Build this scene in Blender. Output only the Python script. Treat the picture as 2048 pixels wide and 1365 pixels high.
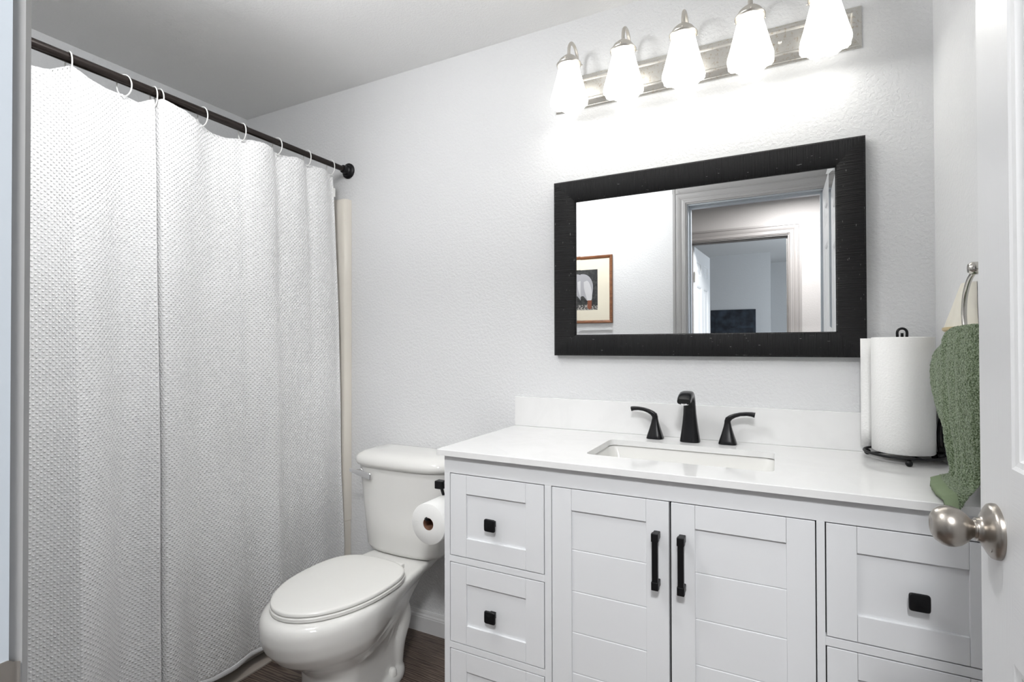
import bpy, bmesh, math, random
from mathutils import Vector, Matrix, noise
random.seed(7)
PI = math.pi
for o in list(bpy.data.objects):
    bpy.data.objects.remove(o)
C = bpy.context.scene.collection
S = bpy.context.scene

# ------------------------------------------------------------------ camera
YAW, PITCH, ROLL = map(math.radians, (27.1485, 0.50869, -0.13406))
fwd = Vector((-math.sin(YAW) * math.cos(PITCH), math.cos(YAW) * math.cos(PITCH), math.sin(PITCH)))
rt = fwd.cross(Vector((0, 0, 1))).normalized()
up = rt.cross(fwd)
rt2 = math.cos(ROLL) * rt + math.sin(ROLL) * up
up2 = -math.sin(ROLL) * rt + math.cos(ROLL) * up
cd = bpy.data.cameras.new('camera')
cam = bpy.data.objects.new('camera', cd)
C.objects.link(cam)
m = Matrix((rt2, up2, -fwd)).transposed().to_4x4()
m.translation = Vector((0, -1.86, 1.25))
cam.matrix_world = m
cd.sensor_width = 36
cd.lens = 36 * 1038.63 / 2048
cd.clip_start = 0.01
S.camera = cam

# ------------------------------------------------------------------ world, lights, exposure
S.view_settings.view_transform = 'Standard'
S.view_settings.look = 'None'
S.view_settings.gamma = 1
S.view_settings.exposure = 0.37
W = bpy.data.worlds.new('world')
S.world = W
W.use_nodes = True
W.node_tree.nodes['Background'].inputs[0].default_value = (0.72, 0.86, 1.0, 1)
W.node_tree.nodes['Background'].inputs[1].default_value = 1.5


def lamp(name, kind, loc, energy, color=(1, 1, 1), size=0.1, rot=(0, 0, 0), size_y=None):
    d = bpy.data.lights.new(name, kind)
    d.energy = energy
    d.color = color
    if kind == 'AREA':
        d.shape = 'RECTANGLE' if size_y else 'SQUARE'
        d.size = size
        if size_y:
            d.size_y = size_y
    else:
        d.shadow_soft_size = size
    o = bpy.data.objects.new(name, d)
    o.location = loc
    o.rotation_euler = rot
    C.objects.link(o)
    return o


LAMPX = [-0.657, -0.4615, -0.266, -0.0705, 0.125]
LAMPY = -0.13
BULB_W = 0.26
SHADE_E = 1.9
# a bathroom lamp added as fill, the hall's flush ceiling lamps (fixtures built further down) and the daylight of the far room's window
lamp('bathroom_fill_light', 'POINT', (-1.12, -1.15, 2.31), 17.5, (0.985, 0.99, 1.0), 0.12)
lamp('hall_lamp_light', 'AREA', (0.15, -2.42, 2.435), 46, (0.985, 0.99, 1.0), 0.34)
lamp('hall_lamp_light', 'AREA', (-1.35, -2.42, 2.435), 4, (1.0, 0.985, 0.97), 0.34)
lamp('far_room_daylight', 'AREA', (1.62, -4.5, 1.5), 26, (0.84, 0.92, 1.0), 1.1, (0, PI / 2, 0), 1.2)
lamp('hall_end_daylight', 'AREA', (1.92, -2.42, 1.45), 5, (0.66, 0.80, 1.0), 0.8, (0, PI / 2, 0), 1.2)


# ------------------------------------------------------------------ materials
def new_mat(name, col, rough=0.5, metal=0.0, spec=0.5, coat=0.0):
    mt = bpy.data.materials.new(name)
    mt.use_nodes = True
    b = mt.node_tree.nodes['Principled BSDF']
    b.inputs['Base Color'].default_value = (*col, 1)
    b.inputs['Roughness'].default_value = rough
    b.inputs['Metallic'].default_value = metal
    b.inputs['Specular IOR Level'].default_value = spec
    if coat:
        b.inputs['Coat Weight'].default_value = coat
        b.inputs['Coat Roughness'].default_value = 0.05
    return mt


def nd(mt, typ, **kw):
    n = mt.node_tree.nodes.new(typ)
    for k, v in kw.items():
        setattr(n, k, v)
    return n


def lk(mt, a, b):
    mt.node_tree.links.new(a, b)


def coords(mt, scale=(1, 1, 1), kind='Object', rot=(0, 0, 0)):
    tc = nd(mt, 'ShaderNodeTexCoord')
    mp = nd(mt, 'ShaderNodeMapping')
    mp.inputs['Scale'].default_value = scale
    mp.inputs['Rotation'].default_value = rot
    lk(mt, tc.outputs[kind], mp.inputs['Vector'])
    return mp.outputs['Vector']


def noise_node(mt, vec, scale, detail=3, rough=0.5, dist=0.0):
    n = nd(mt, 'ShaderNodeTexNoise')
    n.inputs['Scale'].default_value = scale
    n.inputs['Detail'].default_value = detail
    n.inputs['Roughness'].default_value = rough
    n.inputs['Distortion'].default_value = dist
    lk(mt, vec, n.inputs['Vector'])
    return n.outputs['Fac']


def bump(mt, height, strength, dist=0.001):
    b = nd(mt, 'ShaderNodeBump')
    b.inputs['Strength'].default_value = strength
    b.inputs['Distance'].default_value = dist
    lk(mt, height, b.inputs['Height'])
    lk(mt, b.outputs['Normal'], mt.node_tree.nodes['Principled BSDF'].inputs['Normal'])
    return b


def ramp(mt, fac, stops):
    r = nd(mt, 'ShaderNodeValToRGB')
    e = r.color_ramp.elements
    while len(e) < len(stops):
        e.new(0.5)
    for i, (p, c) in enumerate(stops):
        e[i].position = p
        e[i].color = (*c, 1) if len(c) == 3 else c
    lk(mt, fac, r.inputs['Fac'])
    return r.outputs['Color']


def math_node(mt, op, a, b=None):
    n = nd(mt, 'ShaderNodeMath', operation=op)
    for i, v in enumerate((a, b)):
        if v is None:
            continue
        if isinstance(v, (int, float)):
            n.inputs[i].default_value = v
        else:
            lk(mt, v, n.inputs[i])
    return n.outputs[0]


def orange_peel(name, col, strength=0.62, scale=95, rough=0.62):
    mt = new_mat(name, col, rough, spec=0.3)
    v = coords(mt)
    n = noise_node(mt, v, scale, 3, 0.55, 0.3)
    c = ramp(mt, n, [(0.38, (0, 0, 0)), (0.62, (1, 1, 1))])
    bump(mt, c, strength, 0.0012)
    return mt


M_WALL = orange_peel('wall_paint', (0.715, 0.72, 0.725))
M_CEIL = orange_peel('ceiling_paint', (0.86, 0.86, 0.855), 0.45, 120, 0.75)
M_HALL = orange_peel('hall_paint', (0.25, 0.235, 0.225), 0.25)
M_TRIM = new_mat('trim_paint', (0.70, 0.70, 0.70), 0.32)
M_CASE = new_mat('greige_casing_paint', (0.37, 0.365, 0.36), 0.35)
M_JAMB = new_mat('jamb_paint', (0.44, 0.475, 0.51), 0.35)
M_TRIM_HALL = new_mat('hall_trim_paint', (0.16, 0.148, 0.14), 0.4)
M_CAB = new_mat('cabinet_paint', (0.76, 0.77, 0.785), 0.42)
M_GAP_SHADOW = new_mat('gap_shadow', (0.03, 0.03, 0.032), 0.8)
M_PORC = new_mat('porcelain', (0.76, 0.755, 0.73), 0.10, coat=0.3)
M_SEAT = new_mat('seat_plastic', (0.78, 0.775, 0.745), 0.22)
M_BLACK = new_mat('matte_black_metal', (0.004, 0.004, 0.005), 0.42, spec=0.3)
M_BLACKF = new_mat('faucet_black', (0.005, 0.005, 0.006), 0.24, spec=0.4)
M_CHROME = new_mat('chrome', (0.85, 0.85, 0.86), 0.08, 1)
M_PLAST = new_mat('white_plastic', (0.85, 0.85, 0.83), 0.35)
M_SURR = new_mat('cream_fiberglass', (0.74, 0.70, 0.63), 0.18)
M_PAPER_TUBE = new_mat('cardboard', (0.20, 0.10, 0.06), 0.9)
M_MIRROR = new_mat('mirror_silver', (0.93, 0.94, 0.94), 0.0, 1)
M_ROD = new_mat('bronze_rod', (0.022, 0.016, 0.014), 0.25, 0.5)
M_CREAM = new_mat('cream_resin', (0.80, 0.765, 0.67), 0.5)
M_CREAM2 = new_mat('tan_resin', (0.55, 0.44, 0.24), 0.5)

# cabinet paint: faint brushed grain
v = coords(M_CAB, (1, 1, 14))
bump(M_CAB, noise_node(M_CAB, v, 30, 2), 0.05, 0.0005)

# quartz
M_QUARTZ = new_mat('white_quartz', (0.80, 0.80, 0.795), 0.10)
n = noise_node(M_QUARTZ, coords(M_QUARTZ), 6, 5, 0.6, 1.2)
lk(M_QUARTZ, ramp(M_QUARTZ, n, [(0.45, (0.80, 0.80, 0.795)), (0.62, (0.775, 0.775, 0.77)), (0.75, (0.80, 0.80, 0.795))]),
   M_QUARTZ.node_tree.nodes['Principled BSDF'].inputs['Base Color'])


# brushed nickel
def brushed(name, col, rough, scale=(4, 4, 90), stain=0.0):
    mt = new_mat(name, col, rough, 1)
    vv = coords(mt, scale)
    f = noise_node(mt, vv, 12, 3)
    b = mt.node_tree.nodes['Principled BSDF']
    r = ramp(mt, f, [(0.3, (rough - 0.015,) * 3), (0.7, (rough + 0.02,) * 3)])
    lk(mt, r, b.inputs['Roughness'])
    if stain:
        g = noise_node(mt, coords(mt), 95, 6, 0.75)
        cc = ramp(mt, g, [(0.0, col), (0.54, col), (0.66, (0.48, 0.40, 0.30)), (1.0, (0.34, 0.25, 0.16))])
        lk(mt, cc, b.inputs['Base Color'])
    return mt


M_NICKEL = brushed('brushed_nickel', (0.40, 0.37, 0.335), 0.30, (1, 40, 40))
M_NICKEL_L = brushed('lamp_nickel', (0.66, 0.63, 0.58), 0.33)
M_PLATE = brushed('tarnished_nickel', (0.66, 0.645, 0.61), 0.36, (2, 30, 30), 1)
M_RING = brushed('ring_nickel', (0.62, 0.60, 0.56), 0.22)


# door paint with pressed wood grain
def grain(name, scale):
    mt = new_mat(name, (0.72, 0.725, 0.73), 0.38)
    vv = coords(mt, scale)
    bump(mt, noise_node(mt, vv, 60, 4, 0.6, 0.2), 0.35, 0.0008)
    return mt


M_DOOR_V = grain('door_grain_upright', (5, 5, 0.18))
M_DOOR_H = grain('door_grain_level', (5, 0.18, 5))

# mirror frame: black, ribbed across the rail with a few silver flecks
M_FRAME = {}
for key, sc in (('h', (1, 0.02, 0.02)), ('v', (0.02, 0.02, 1))):
    mt = new_mat('ribbed_black_' + ('rail' if key == 'h' else 'stile'), (0.009, 0.009, 0.0095), 0.45, spec=0.22)
    vv = coords(mt, sc)
    bump(mt, noise_node(mt, vv, 330, 3, 0.6, 0.1), 1.0, 0.004)
    tc = coords(mt, (60, 520, 520) if key == 'h' else (520, 520, 60))
    vo = nd(mt, 'ShaderNodeTexNoise')
    vo.inputs['Scale'].default_value = 1.0
    vo.inputs['Detail'].default_value = 1
    lk(mt, tc, vo.inputs['Vector'])
    fl = ramp(mt, vo.outputs['Fac'], [(0.0, (0.009, 0.009, 0.0095)), (0.765, (0.009, 0.009, 0.0095)), (0.80, (0.3, 0.3, 0.3)), (1, (0.4, 0.4, 0.4))])
    lk(mt, fl, mt.node_tree.nodes['Principled BSDF'].inputs['Base Color'])
    M_FRAME[key] = mt

# lit frosted glass shade
M_SHADE = new_mat('lit_frosted_glass', (0.95, 0.95, 0.92), 0.3)
b = M_SHADE.node_tree.nodes['Principled BSDF']
b.inputs['Emission Color'].default_value = (1.0, 0.985, 0.95, 1)
b.inputs['Emission Strength'].default_value = SHADE_E
M_LAMPGLASS = new_mat('lit_opal_glass', (0.9, 0.9, 0.9), 0.4)
b = M_LAMPGLASS.node_tree.nodes['Principled BSDF']
b.inputs['Emission Color'].default_value = (1.0, 0.98, 0.95, 1)
b.inputs['Emission Strength'].default_value = 3

# floor: dark wood-look planks running along X
M_FLOOR = new_mat('dark_wood_plank', (0.1, 0.07, 0.05), 0.42)
mt = M_FLOOR
vv = coords(mt)
br = nd(mt, 'ShaderNodeTexBrick')
br.offset = 0.37
br.inputs['Scale'].default_value = 1
br.inputs['Brick Width'].default_value = 1.2
br.inputs['Row Height'].default_value = 0.134
br.inputs['Mortar Size'].default_value = 0.0011
br.inputs['Mortar Smooth'].default_value = 0.3
br.inputs['Bias'].default_value = 0.0
br.inputs['Color1'].default_value = (0, 0, 0, 1)
br.inputs['Color2'].default_value = (1, 1, 1, 1)
br.inputs['Mortar'].default_value = (0.5, 0.5, 0.5, 1)
mp = nd(mt, 'ShaderNodeMapping')
mp.inputs['Location'].default_value = (0.2, 0.056, 0)
tc = nd(mt, 'ShaderNodeTexCoord')
lk(mt, tc.outputs['Object'], mp.inputs['Vector'])
lk(mt, mp.outputs['Vector'], br.inputs['Vector'])
wv = nd(mt, 'ShaderNodeTexWave', wave_type='RINGS', rings_direction='SPHERICAL')
wv.inputs['Scale'].default_value = 7
wv.inputs['Distortion'].default_value = 7
wv.inputs['Detail'].default_value = 3
wv.inputs['Detail Scale'].default_value = 1.4
mp2 = nd(mt, 'ShaderNodeMapping')
mp2.inputs['Scale'].default_value = (0.7, 6, 1)
mp2.inputs['Location'].default_value = (1.3, 2.6, 0.5)
lk(mt, tc.outputs['Object'], mp2.inputs['Vector'])
lk(mt, mp2.outputs['Vector'], wv.inputs['Vector'])
fine = noise_node(mt, coords(mt, (3, 60, 1)), 5, 4)
g1 = ramp(mt, wv.outputs['Fac'], [(0.1, (0.060, 0.042, 0.034)), (0.6, (0.125, 0.092, 0.074)), (0.9, (0.19, 0.15, 0.125))])
mx = nd(mt, 'ShaderNodeMixRGB', blend_type='MULTIPLY')
mx.inputs[0].default_value = 0.55
lk(mt, g1, mx.inputs[1])
lk(mt, ramp(mt, fine, [(0.3, (0.55, 0.55, 0.55)), (0.7, (1.1, 1.05, 1.0))]), mx.inputs[2])
mx2 = nd(mt, 'ShaderNodeMixRGB', blend_type='MIX')
lk(mt, br.outputs['Fac'], mx2.inputs[0])
lk(mt, mx.outputs[0], mx2.inputs[1])
mx2.inputs[2].default_value = (0.02, 0.015, 0.012, 1)
lk(mt, mx2.outputs[0], mt.node_tree.nodes['Principled BSDF'].inputs['Base Color'])
bump(mt, wv.outputs['Fac'], 0.12, 0.001)

M_STRIP = new_mat('greige_threshold', (0.40, 0.355, 0.315), 0.4)
n = noise_node(M_STRIP, coords(M_STRIP, (6, 1, 1)), 5, 4)
lk(M_STRIP, ramp(M_STRIP, n, [(0.3, (0.34, 0.30, 0.265)), (0.7, (0.46, 0.41, 0.365))]),
   M_STRIP.node_tree.nodes['Principled BSDF'].inputs['Base Color'])

# waffle weave cloth of the shower curtain (uv in metres)
M_CLOTH = new_mat('waffle_cloth', (0.84, 0.845, 0.85), 0.8, spec=0.2)
mt = M_CLOTH
uvn = nd(mt, 'ShaderNodeUVMap')
sp = nd(mt, 'ShaderNodeSeparateXYZ')
lk(mt, uvn.outputs[0], sp.inputs[0])
P = 0.0155
cu = math_node(mt, 'COSINE', math_node(mt, 'MULTIPLY', sp.outputs[0], 2 * PI / P))
cv = math_node(mt, 'COSINE', math_node(mt, 'MULTIPLY', sp.outputs[1], 2 * PI / P))
pr = math_node(mt, 'MULTIPLY', cu, cv)
pk = math_node(mt, 'POWER', math_node(mt, 'MAXIMUM', pr, 0.0), 1.6)
threads = math_node(mt, 'MULTIPLY', math_node(mt, 'SINE', math_node(mt, 'MULTIPLY', sp.outputs[1], 2 * PI / 0.0026)), 0.08)
h = math_node(mt, 'ADD', pk, threads)
bump(mt, h, 1.0, 0.003)
lk(mt, ramp(mt, pk, [(0.0, (0.85, 0.85, 0.85)), (0.35, (0.92, 0.92, 0.92)), (1.0, (0.98, 0.98, 0.98))]),
   mt.node_tree.nodes['Principled BSDF'].inputs['Base Color'])
mt.node_tree.nodes['Principled BSDF'].inputs['Sheen Weight'].default_value = 0.15

M_HEM = new_mat('hem_cloth', (0.86, 0.865, 0.87), 0.85, spec=0.2)


# paper towel emboss
def paper(name, col, sc, st):
    mt = new_mat(name, col, 0.9, spec=0.15)
    vo = nd(mt, 'ShaderNodeTexVoronoi')
    vo.inputs['Scale'].default_value = sc
    lk(mt, coords(mt), vo.inputs['Vector'])
    n2 = noise_node(mt, coords(mt), sc * 0.8, 3, 0.6, 2.0)
    s = math_node(mt, 'ADD', vo.outputs['Distance'], n2)
    bump(mt, s, st, 0.002)
    return mt


M_PAPER = paper('embossed_paper', (0.86, 0.86, 0.845), 170, 0.35)
M_TISSUE = paper('tissue_paper', (0.80, 0.80, 0.785), 260, 0.12)

# green terry
M_TERRY = new_mat('green_terry', (0.20, 0.25, 0.165), 0.95, spec=0.1)
mt = M_TERRY
vt = nd(mt, 'ShaderNodeTexNoise')
vt.inputs['Scale'].default_value = 420
vt.inputs['Detail'].default_value = 3
lk(mt, coords(mt, (1, 1, 0.75)), vt.inputs['Vector'])
bump(mt, vt.outputs['Fac'], 0.9, 0.004)
lk(mt, ramp(mt, vt.outputs['Fac'], [(0.38, (0.075, 0.11, 0.055)), (0.52, (0.20, 0.26, 0.155)), (0.68, (0.38, 0.45, 0.32))]),
   mt.node_tree.nodes['Principled BSDF'].inputs['Base Color'])
mt.node_tree.nodes['Principled BSDF'].inputs['Sheen Weight'].default_value = 0.3
M_TERRYB = new_mat('green_flat_weave', (0.21, 0.265, 0.165), 0.9, spec=0.1)
bump(M_TERRYB, noise_node(M_TERRYB, coords(M_TERRYB, (1, 1, 6)), 150, 2), 0.4, 0.001)

M_WOODF = new_mat('chestnut_wood', (0.20, 0.075, 0.03), 0.4)
n = noise_node(M_WOODF, coords(M_WOODF, (3, 3, 20)), 6, 3)
lk(M_WOODF, ramp(M_WOODF, n, [(0.3, (0.15, 0.055, 0.022)), (0.7, (0.27, 0.11, 0.045))]),
   M_WOODF.node_tree.nodes['Principled BSDF'].inputs['Base Color'])
M_MAT = new_mat('cream_mat_board', (0.78, 0.73, 0.60), 0.8)
M_PRINT = new_mat('dark_print', (0.02, 0.022, 0.025), 0.5)
n = noise_node(M_PRINT, coords(M_PRINT), 60, 5)
lk(M_PRINT, ramp(M_PRINT, n, [(0.4, (0.015, 0.017, 0.018)), (0.7, (0.06, 0.06, 0.058))]),
   M_PRINT.node_tree.nodes['Principled BSDF'].inputs['Base Color'])
M_BIRD = new_mat('bird_white', (0.55, 0.55, 0.56), 0.6)
M_BIRDS = new_mat('bird_grey', (0.36, 0.36, 0.38), 0.6)
M_BEAK = new_mat('bird_beak', (0.22, 0.07, 0.035), 0.6)
M_PEBBLE = new_mat('print_pebbles', (0.25, 0.24, 0.22), 0.7)
n = noise_node(M_PEBBLE, coords(M_PEBBLE), 160, 3)
lk(M_PEBBLE, ramp(M_PEBBLE, n, [(0.45, (0.04, 0.04, 0.04)), (0.6, (0.45, 0.43, 0.4))]),
   M_PEBBLE.node_tree.nodes['Principled BSDF'].inputs['Base Color'])
M_CANVAS = new_mat('navy_canvas', (0.02, 0.03, 0.05), 0.6)
n = noise_node(M_CANVAS, coords(M_CANVAS), 9, 5)
lk(M_CANVAS, ramp(M_CANVAS, n, [(0.35, (0.010, 0.014, 0.02)), (0.7, (0.05, 0.065, 0.09))]),
   M_CANVAS.node_tree.nodes['Principled BSDF'].inputs['Base Color'])
M_DARKTEX = new_mat('dark_grey_resin', (0.10, 0.10, 0.095), 0.8)
M_GLASS = new_mat('window_glass', (1, 1, 1), 0.0)
M_GLASS.node_tree.nodes['Principled BSDF'].inputs['Transmission Weight'].default_value = 1
M_GLASS.node_tree.nodes['Principled BSDF'].inputs['IOR'].default_value = 1.05


# ------------------------------------------------------------------ geometry helpers
def obj(name, bm, mats, parent=None, smooth=False, angle=None, bevel=0, seg=2):
    me = bpy.data.meshes.new(name)
    bmesh.ops.recalc_face_normals(bm, faces=bm.faces)
    if smooth:
        for f in bm.faces:
            f.smooth = True
    bm.to_mesh(me)
    bm.free()
    if not isinstance(mats, (list, tuple)):
        mats = [mats]
    for mm in mats:
        me.materials.append(mm)
    o = bpy.data.objects.new(name, me)
    C.objects.link(o)
    if parent:
        o.parent = parent
        o.matrix_parent_inverse = Matrix.Identity(4)
        if parent.type == 'EMPTY' or True:
            # geometry is written in world coordinates: undo the chain of parents
            w = Matrix.Identity(4)
            p = parent
            while p:
                w = Matrix.Translation(p.location) @ w if p.rotation_euler.z == 0 else p.matrix_basis @ w
                p = p.parent
            me.transform(w.inverted())
    if smooth and angle is not None:
        for e in me.edges:
            pass
        me.set_sharp_from_angle(angle=math.radians(angle))
    if bevel:
        md = o.modifiers.new('bevel', 'BEVEL')
        md.width = bevel
        md.segments = seg
        md.limit_method = 'ANGLE'
        md.angle_limit = math.radians(40)
        md.harden_normals = False
    return o


def thing(name, label, cat, loc=(0, 0, 0), group=None):
    o = bpy.data.objects.new(name, None)
    o.empty_display_size = 0.05
    o.location = loc
    C.objects.link(o)
    return tag(o, label, cat, group)


def tag(o, label, cat, group=None):
    o['label'] = label
    o['category'] = cat
    if group:
        o['group'] = group
    return o


def struct(o):
    o['kind'] = 'structure'
    return o


def settle(o):
    """give a one-mesh thing an origin at the middle of its base"""
    me = o.data
    xs = [v.co for v in me.vertices]
    lo = Vector((min(v.x for v in xs), min(v.y for v in xs), min(v.z for v in xs)))
    hi = Vector((max(v.x for v in xs), max(v.y for v in xs), max(v.z for v in xs)))
    c = Vector(((lo.x + hi.x) / 2, (lo.y + hi.y) / 2, lo.z))
    me.transform(Matrix.Translation(-c))
    o.location = c
    return o


def box(bm, x0, x1, y0, y1, z0, z1, mi=0):
    vs = [bm.verts.new((x, y, z)) for x in (x0, x1) for y in (y0, y1) for z in (z0, z1)]
    for idx in ((0, 1, 3, 2), (4, 6, 7, 5), (0, 4, 5, 1), (2, 3, 7, 6), (0, 2, 6, 4), (1, 5, 7, 3)):
        f = bm.faces.new([vs[i] for i in idx])
        f.material_index = mi
    return vs


def loft(bm, rings, cap0=True, cap1=True, closed=True, mi=0):
    R = [[bm.verts.new(p) for p in r] for r in rings]
    n = len(R[0])
    for a, b in zip(R, R[1:]):
        for i in range(n if closed else n - 1):
            j = (i + 1) % n
            f = bm.faces.new((a[i], a[j], b[j], b[i]))
            f.material_index = mi
    if cap0:
        bm.faces.new(R[0][::-1]).material_index = mi
    if cap1:
        bm.faces.new(R[-1]).material_index = mi
    return R


def circ(c, r, n=24, axis='z', ry=None, ph=0):
    ry = r if ry is None else ry
    out = []
    for i in range(n):
        a = 2 * PI * i / n + ph
        u, v = r * math.cos(a), ry * math.sin(a)
        if axis == 'z':
            out.append((c[0] + u, c[1] + v, c[2]))
        elif axis == 'y':
            out.append((c[0] + u, c[1], c[2] + v))
        else:
            out.append((c[0], c[1] + u, c[2] + v))
    return out


def lathe(bm, c, prof, axis='z', n=32, cap0=True, cap1=True, sgn=1, mi=0):
    """prof: list of (distance along axis, radius)"""
    rings = []
    for d, r in prof:
        p = list(c)
        p['xyz'.index(axis)] += d * sgn
        rings.append(circ(p, max(r, 1e-4), n, axis))
    loft(bm, rings, cap0, cap1, mi=mi)


def catmull(pts, n):
    P = [Vector(p) for p in pts]
    P = [2 * P[0] - P[1]] + P + [2 * P[-1] - P[-2]]
    out = []
    for i in range(1, len(P) - 2):
        for k in range(n):
            t = k / n
            a, b, c, d = P[i - 1], P[i], P[i + 1], P[i + 2]
            out.append(0.5 * ((2 * b) + (c - a) * t + (2 * a - 5 * b + 4 * c - d) * t * t + (3 * b - a - 3 * c + d) * t ** 3))
    out.append(P[-2])
    return out


def tube(bm, pts, r, n=12, cap=True, rfun=None, flat=1.0, upv=None, closed=False, mi=0):
    pts = [Vector(p) for p in pts]
    rings = []
    prev = None
    N = len(pts)
    for i, p in enumerate(pts):
        if closed:
            t = (pts[(i + 1) % N] - pts[i - 1]).normalized()
        else:
            t = (pts[min(i + 1, N - 1)] - pts[max(i - 1, 0)]).normalized()
        if prev is None:
            a = Vector(upv) if upv else (Vector((0, 0, 1)) if abs(t.z) < 0.9 else Vector((1, 0, 0)))
            nn = (a - t * a.dot(t)).normalized()
        else:
            nn = (prev - t * prev.dot(t)).normalized()
        prev = nn
        bb = t.cross(nn)
        rr = rfun(i / (N - 1)) if rfun else r
        if isinstance(rr, (int, float)):
            rr = (rr * flat, rr)
        rings.append([p + nn * (math.cos(2 * PI * k / n) * rr[0]) + bb * (math.sin(2 * PI * k / n) * rr[1]) for k in range(n)])
    if closed:
        rings.append(rings[0])
        loft(bm, rings, False, False, mi=mi)
        bmesh.ops.remove_doubles(bm, verts=bm.verts, dist=1e-6)
    else:
        loft(bm, rings, cap, cap, mi=mi)


def superell(cx, cy, z, hx, hy, p=4, n=48):
    out = []
    for i in range(n):
        a = 2 * PI * i / n
        c, s = math.cos(a), math.sin(a)
        out.append((cx + hx * math.copysign(abs(c) ** (2 / p), c), cy + hy * math.copysign(abs(s) ** (2 / p), s), z))
    return out


def copy_tree(o, parent=None):
    c = o.copy()
    C.objects.link(c)
    if parent:
        c.parent = parent
    for ch in list(o.children):
        copy_tree(ch, c)
    return c


# ------------------------------------------------------------------ room shell
XL, XR, YB, YF = -2.58, 0.398, 0.0, -1.684      # tub wall, vanity wall end, back wall, door wall
ZC = 2.49
OX0, OX1, OZ = -0.530, 0.252, 2.17              # rough opening of the bathroom door
HY = -3.0                                       # hall's far wall
HOX0, HOX1, HOZ = -0.705, 0.09, 2.17
FY = -5.9


def wall(name, mat, *boxes):
    bm = bmesh.new()
    for bb in boxes:
        box(bm, *bb)
    return struct(obj(name, bm, mat))


wall('wall_back', M_WALL, (XL - 0.1, XR + 0.1, 0.0, 0.1, 0, ZC))
wall('wall_left', M_WALL, (XL - 0.1, XL, YF, 0.0, 0, ZC))
wall('wall_right', M_WALL, (XR, XR + 0.1, YF, 0.0, 0, ZC))
wall('wall_front', [M_WALL], (XL - 0.1, OX0, YF - 0.116, YF, 0, ZC), (OX1, 2.0, YF - 0.116, YF, 0, ZC), (OX0, OX1, YF - 0.116, YF, OZ, ZC))
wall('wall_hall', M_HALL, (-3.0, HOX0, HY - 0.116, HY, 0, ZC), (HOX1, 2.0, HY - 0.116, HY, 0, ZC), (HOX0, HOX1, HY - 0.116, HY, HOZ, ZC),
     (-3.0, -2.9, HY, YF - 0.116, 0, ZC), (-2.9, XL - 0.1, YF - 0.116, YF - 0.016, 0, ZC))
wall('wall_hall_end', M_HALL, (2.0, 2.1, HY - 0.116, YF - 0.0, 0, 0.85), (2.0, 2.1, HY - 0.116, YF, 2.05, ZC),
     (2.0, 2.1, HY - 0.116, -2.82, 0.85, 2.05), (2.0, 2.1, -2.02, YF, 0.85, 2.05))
wall('wall_far_room', M_WALL, (-2.4, -0.09, FY - 0.1, FY, 0, ZC), (-0.19, -0.09, -6.9, FY - 0.1, 0, ZC), (-0.19, 1.8, -7.0, -6.9, 0, ZC),
     (-2.5, -2.4, FY - 0.1, HY - 0.116, 0, ZC))
wall('wall_far_room_window', M_WALL, (1.7, 1.8, -6.9, -5.1, 0, ZC), (1.7, 1.8, -3.9, HY - 0.116, 0, ZC), (1.7, 1.8, -5.1, -3.9, 0, 0.85), (1.7, 1.8, -5.1, -3.9, 2.1, ZC))
wall('floor', M_FLOOR, (-3.0, 2.1, -7.0, 0.1, -0.1, 0))
wall('ceiling', M_CEIL, (-3.0, 2.1, -7.0, 0.1, ZC, ZC + 0.1))


def window(name, x, y0, y1, z0, z1):
    bm = bmesh.new()
    for a in ((y0, y0 + .04, z0, z1), (y1 - .04, y1, z0, z1), (y0, y1, z0, z0 + .04), (y0, y1, z1 - .04, z1), (y0, y1, (z0 + z1) / 2 - .02, (z0 + z1) / 2 + .02)):
        box(bm, x + .02, x + .06, *a)
    w = struct(obj(name, bm, M_TRIM))
    bm = bmesh.new()
    box(bm, x + .038, x + .042, y0 + .03, y1 - .03, z0 + .03, z1 - .03)
    obj('pane', bm, M_GLASS, w)


window('window_1', 1.7, -5.1, -3.9, 0.85, 2.1)
window('window_2', 2.0, -2.82, -2.02, 0.85, 2.05)

# baseboard along the back wall, with a stepped top
bm = bmesh.new()
prof = [(0, 0), (-0.013, 0), (-0.013, 0.062), (-0.0115, 0.066), (-0.0115, 0.070), (-0.008, 0.076), (-0.0065, 0.083), (-0.004, 0.090), (0, 0.090)]
loft(bm, [[(x, y, z) for y, z in prof] for x in (-1.81, -0.92)])
struct(obj('baseboard_back', bm, M_TRIM))
bm = bmesh.new()
loft(bm, [[(x, YF - y, z) for y, z in prof] for x in (-1.81, -0.612)])
struct(obj('baseboard_front', bm, M_TRIM))


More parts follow.
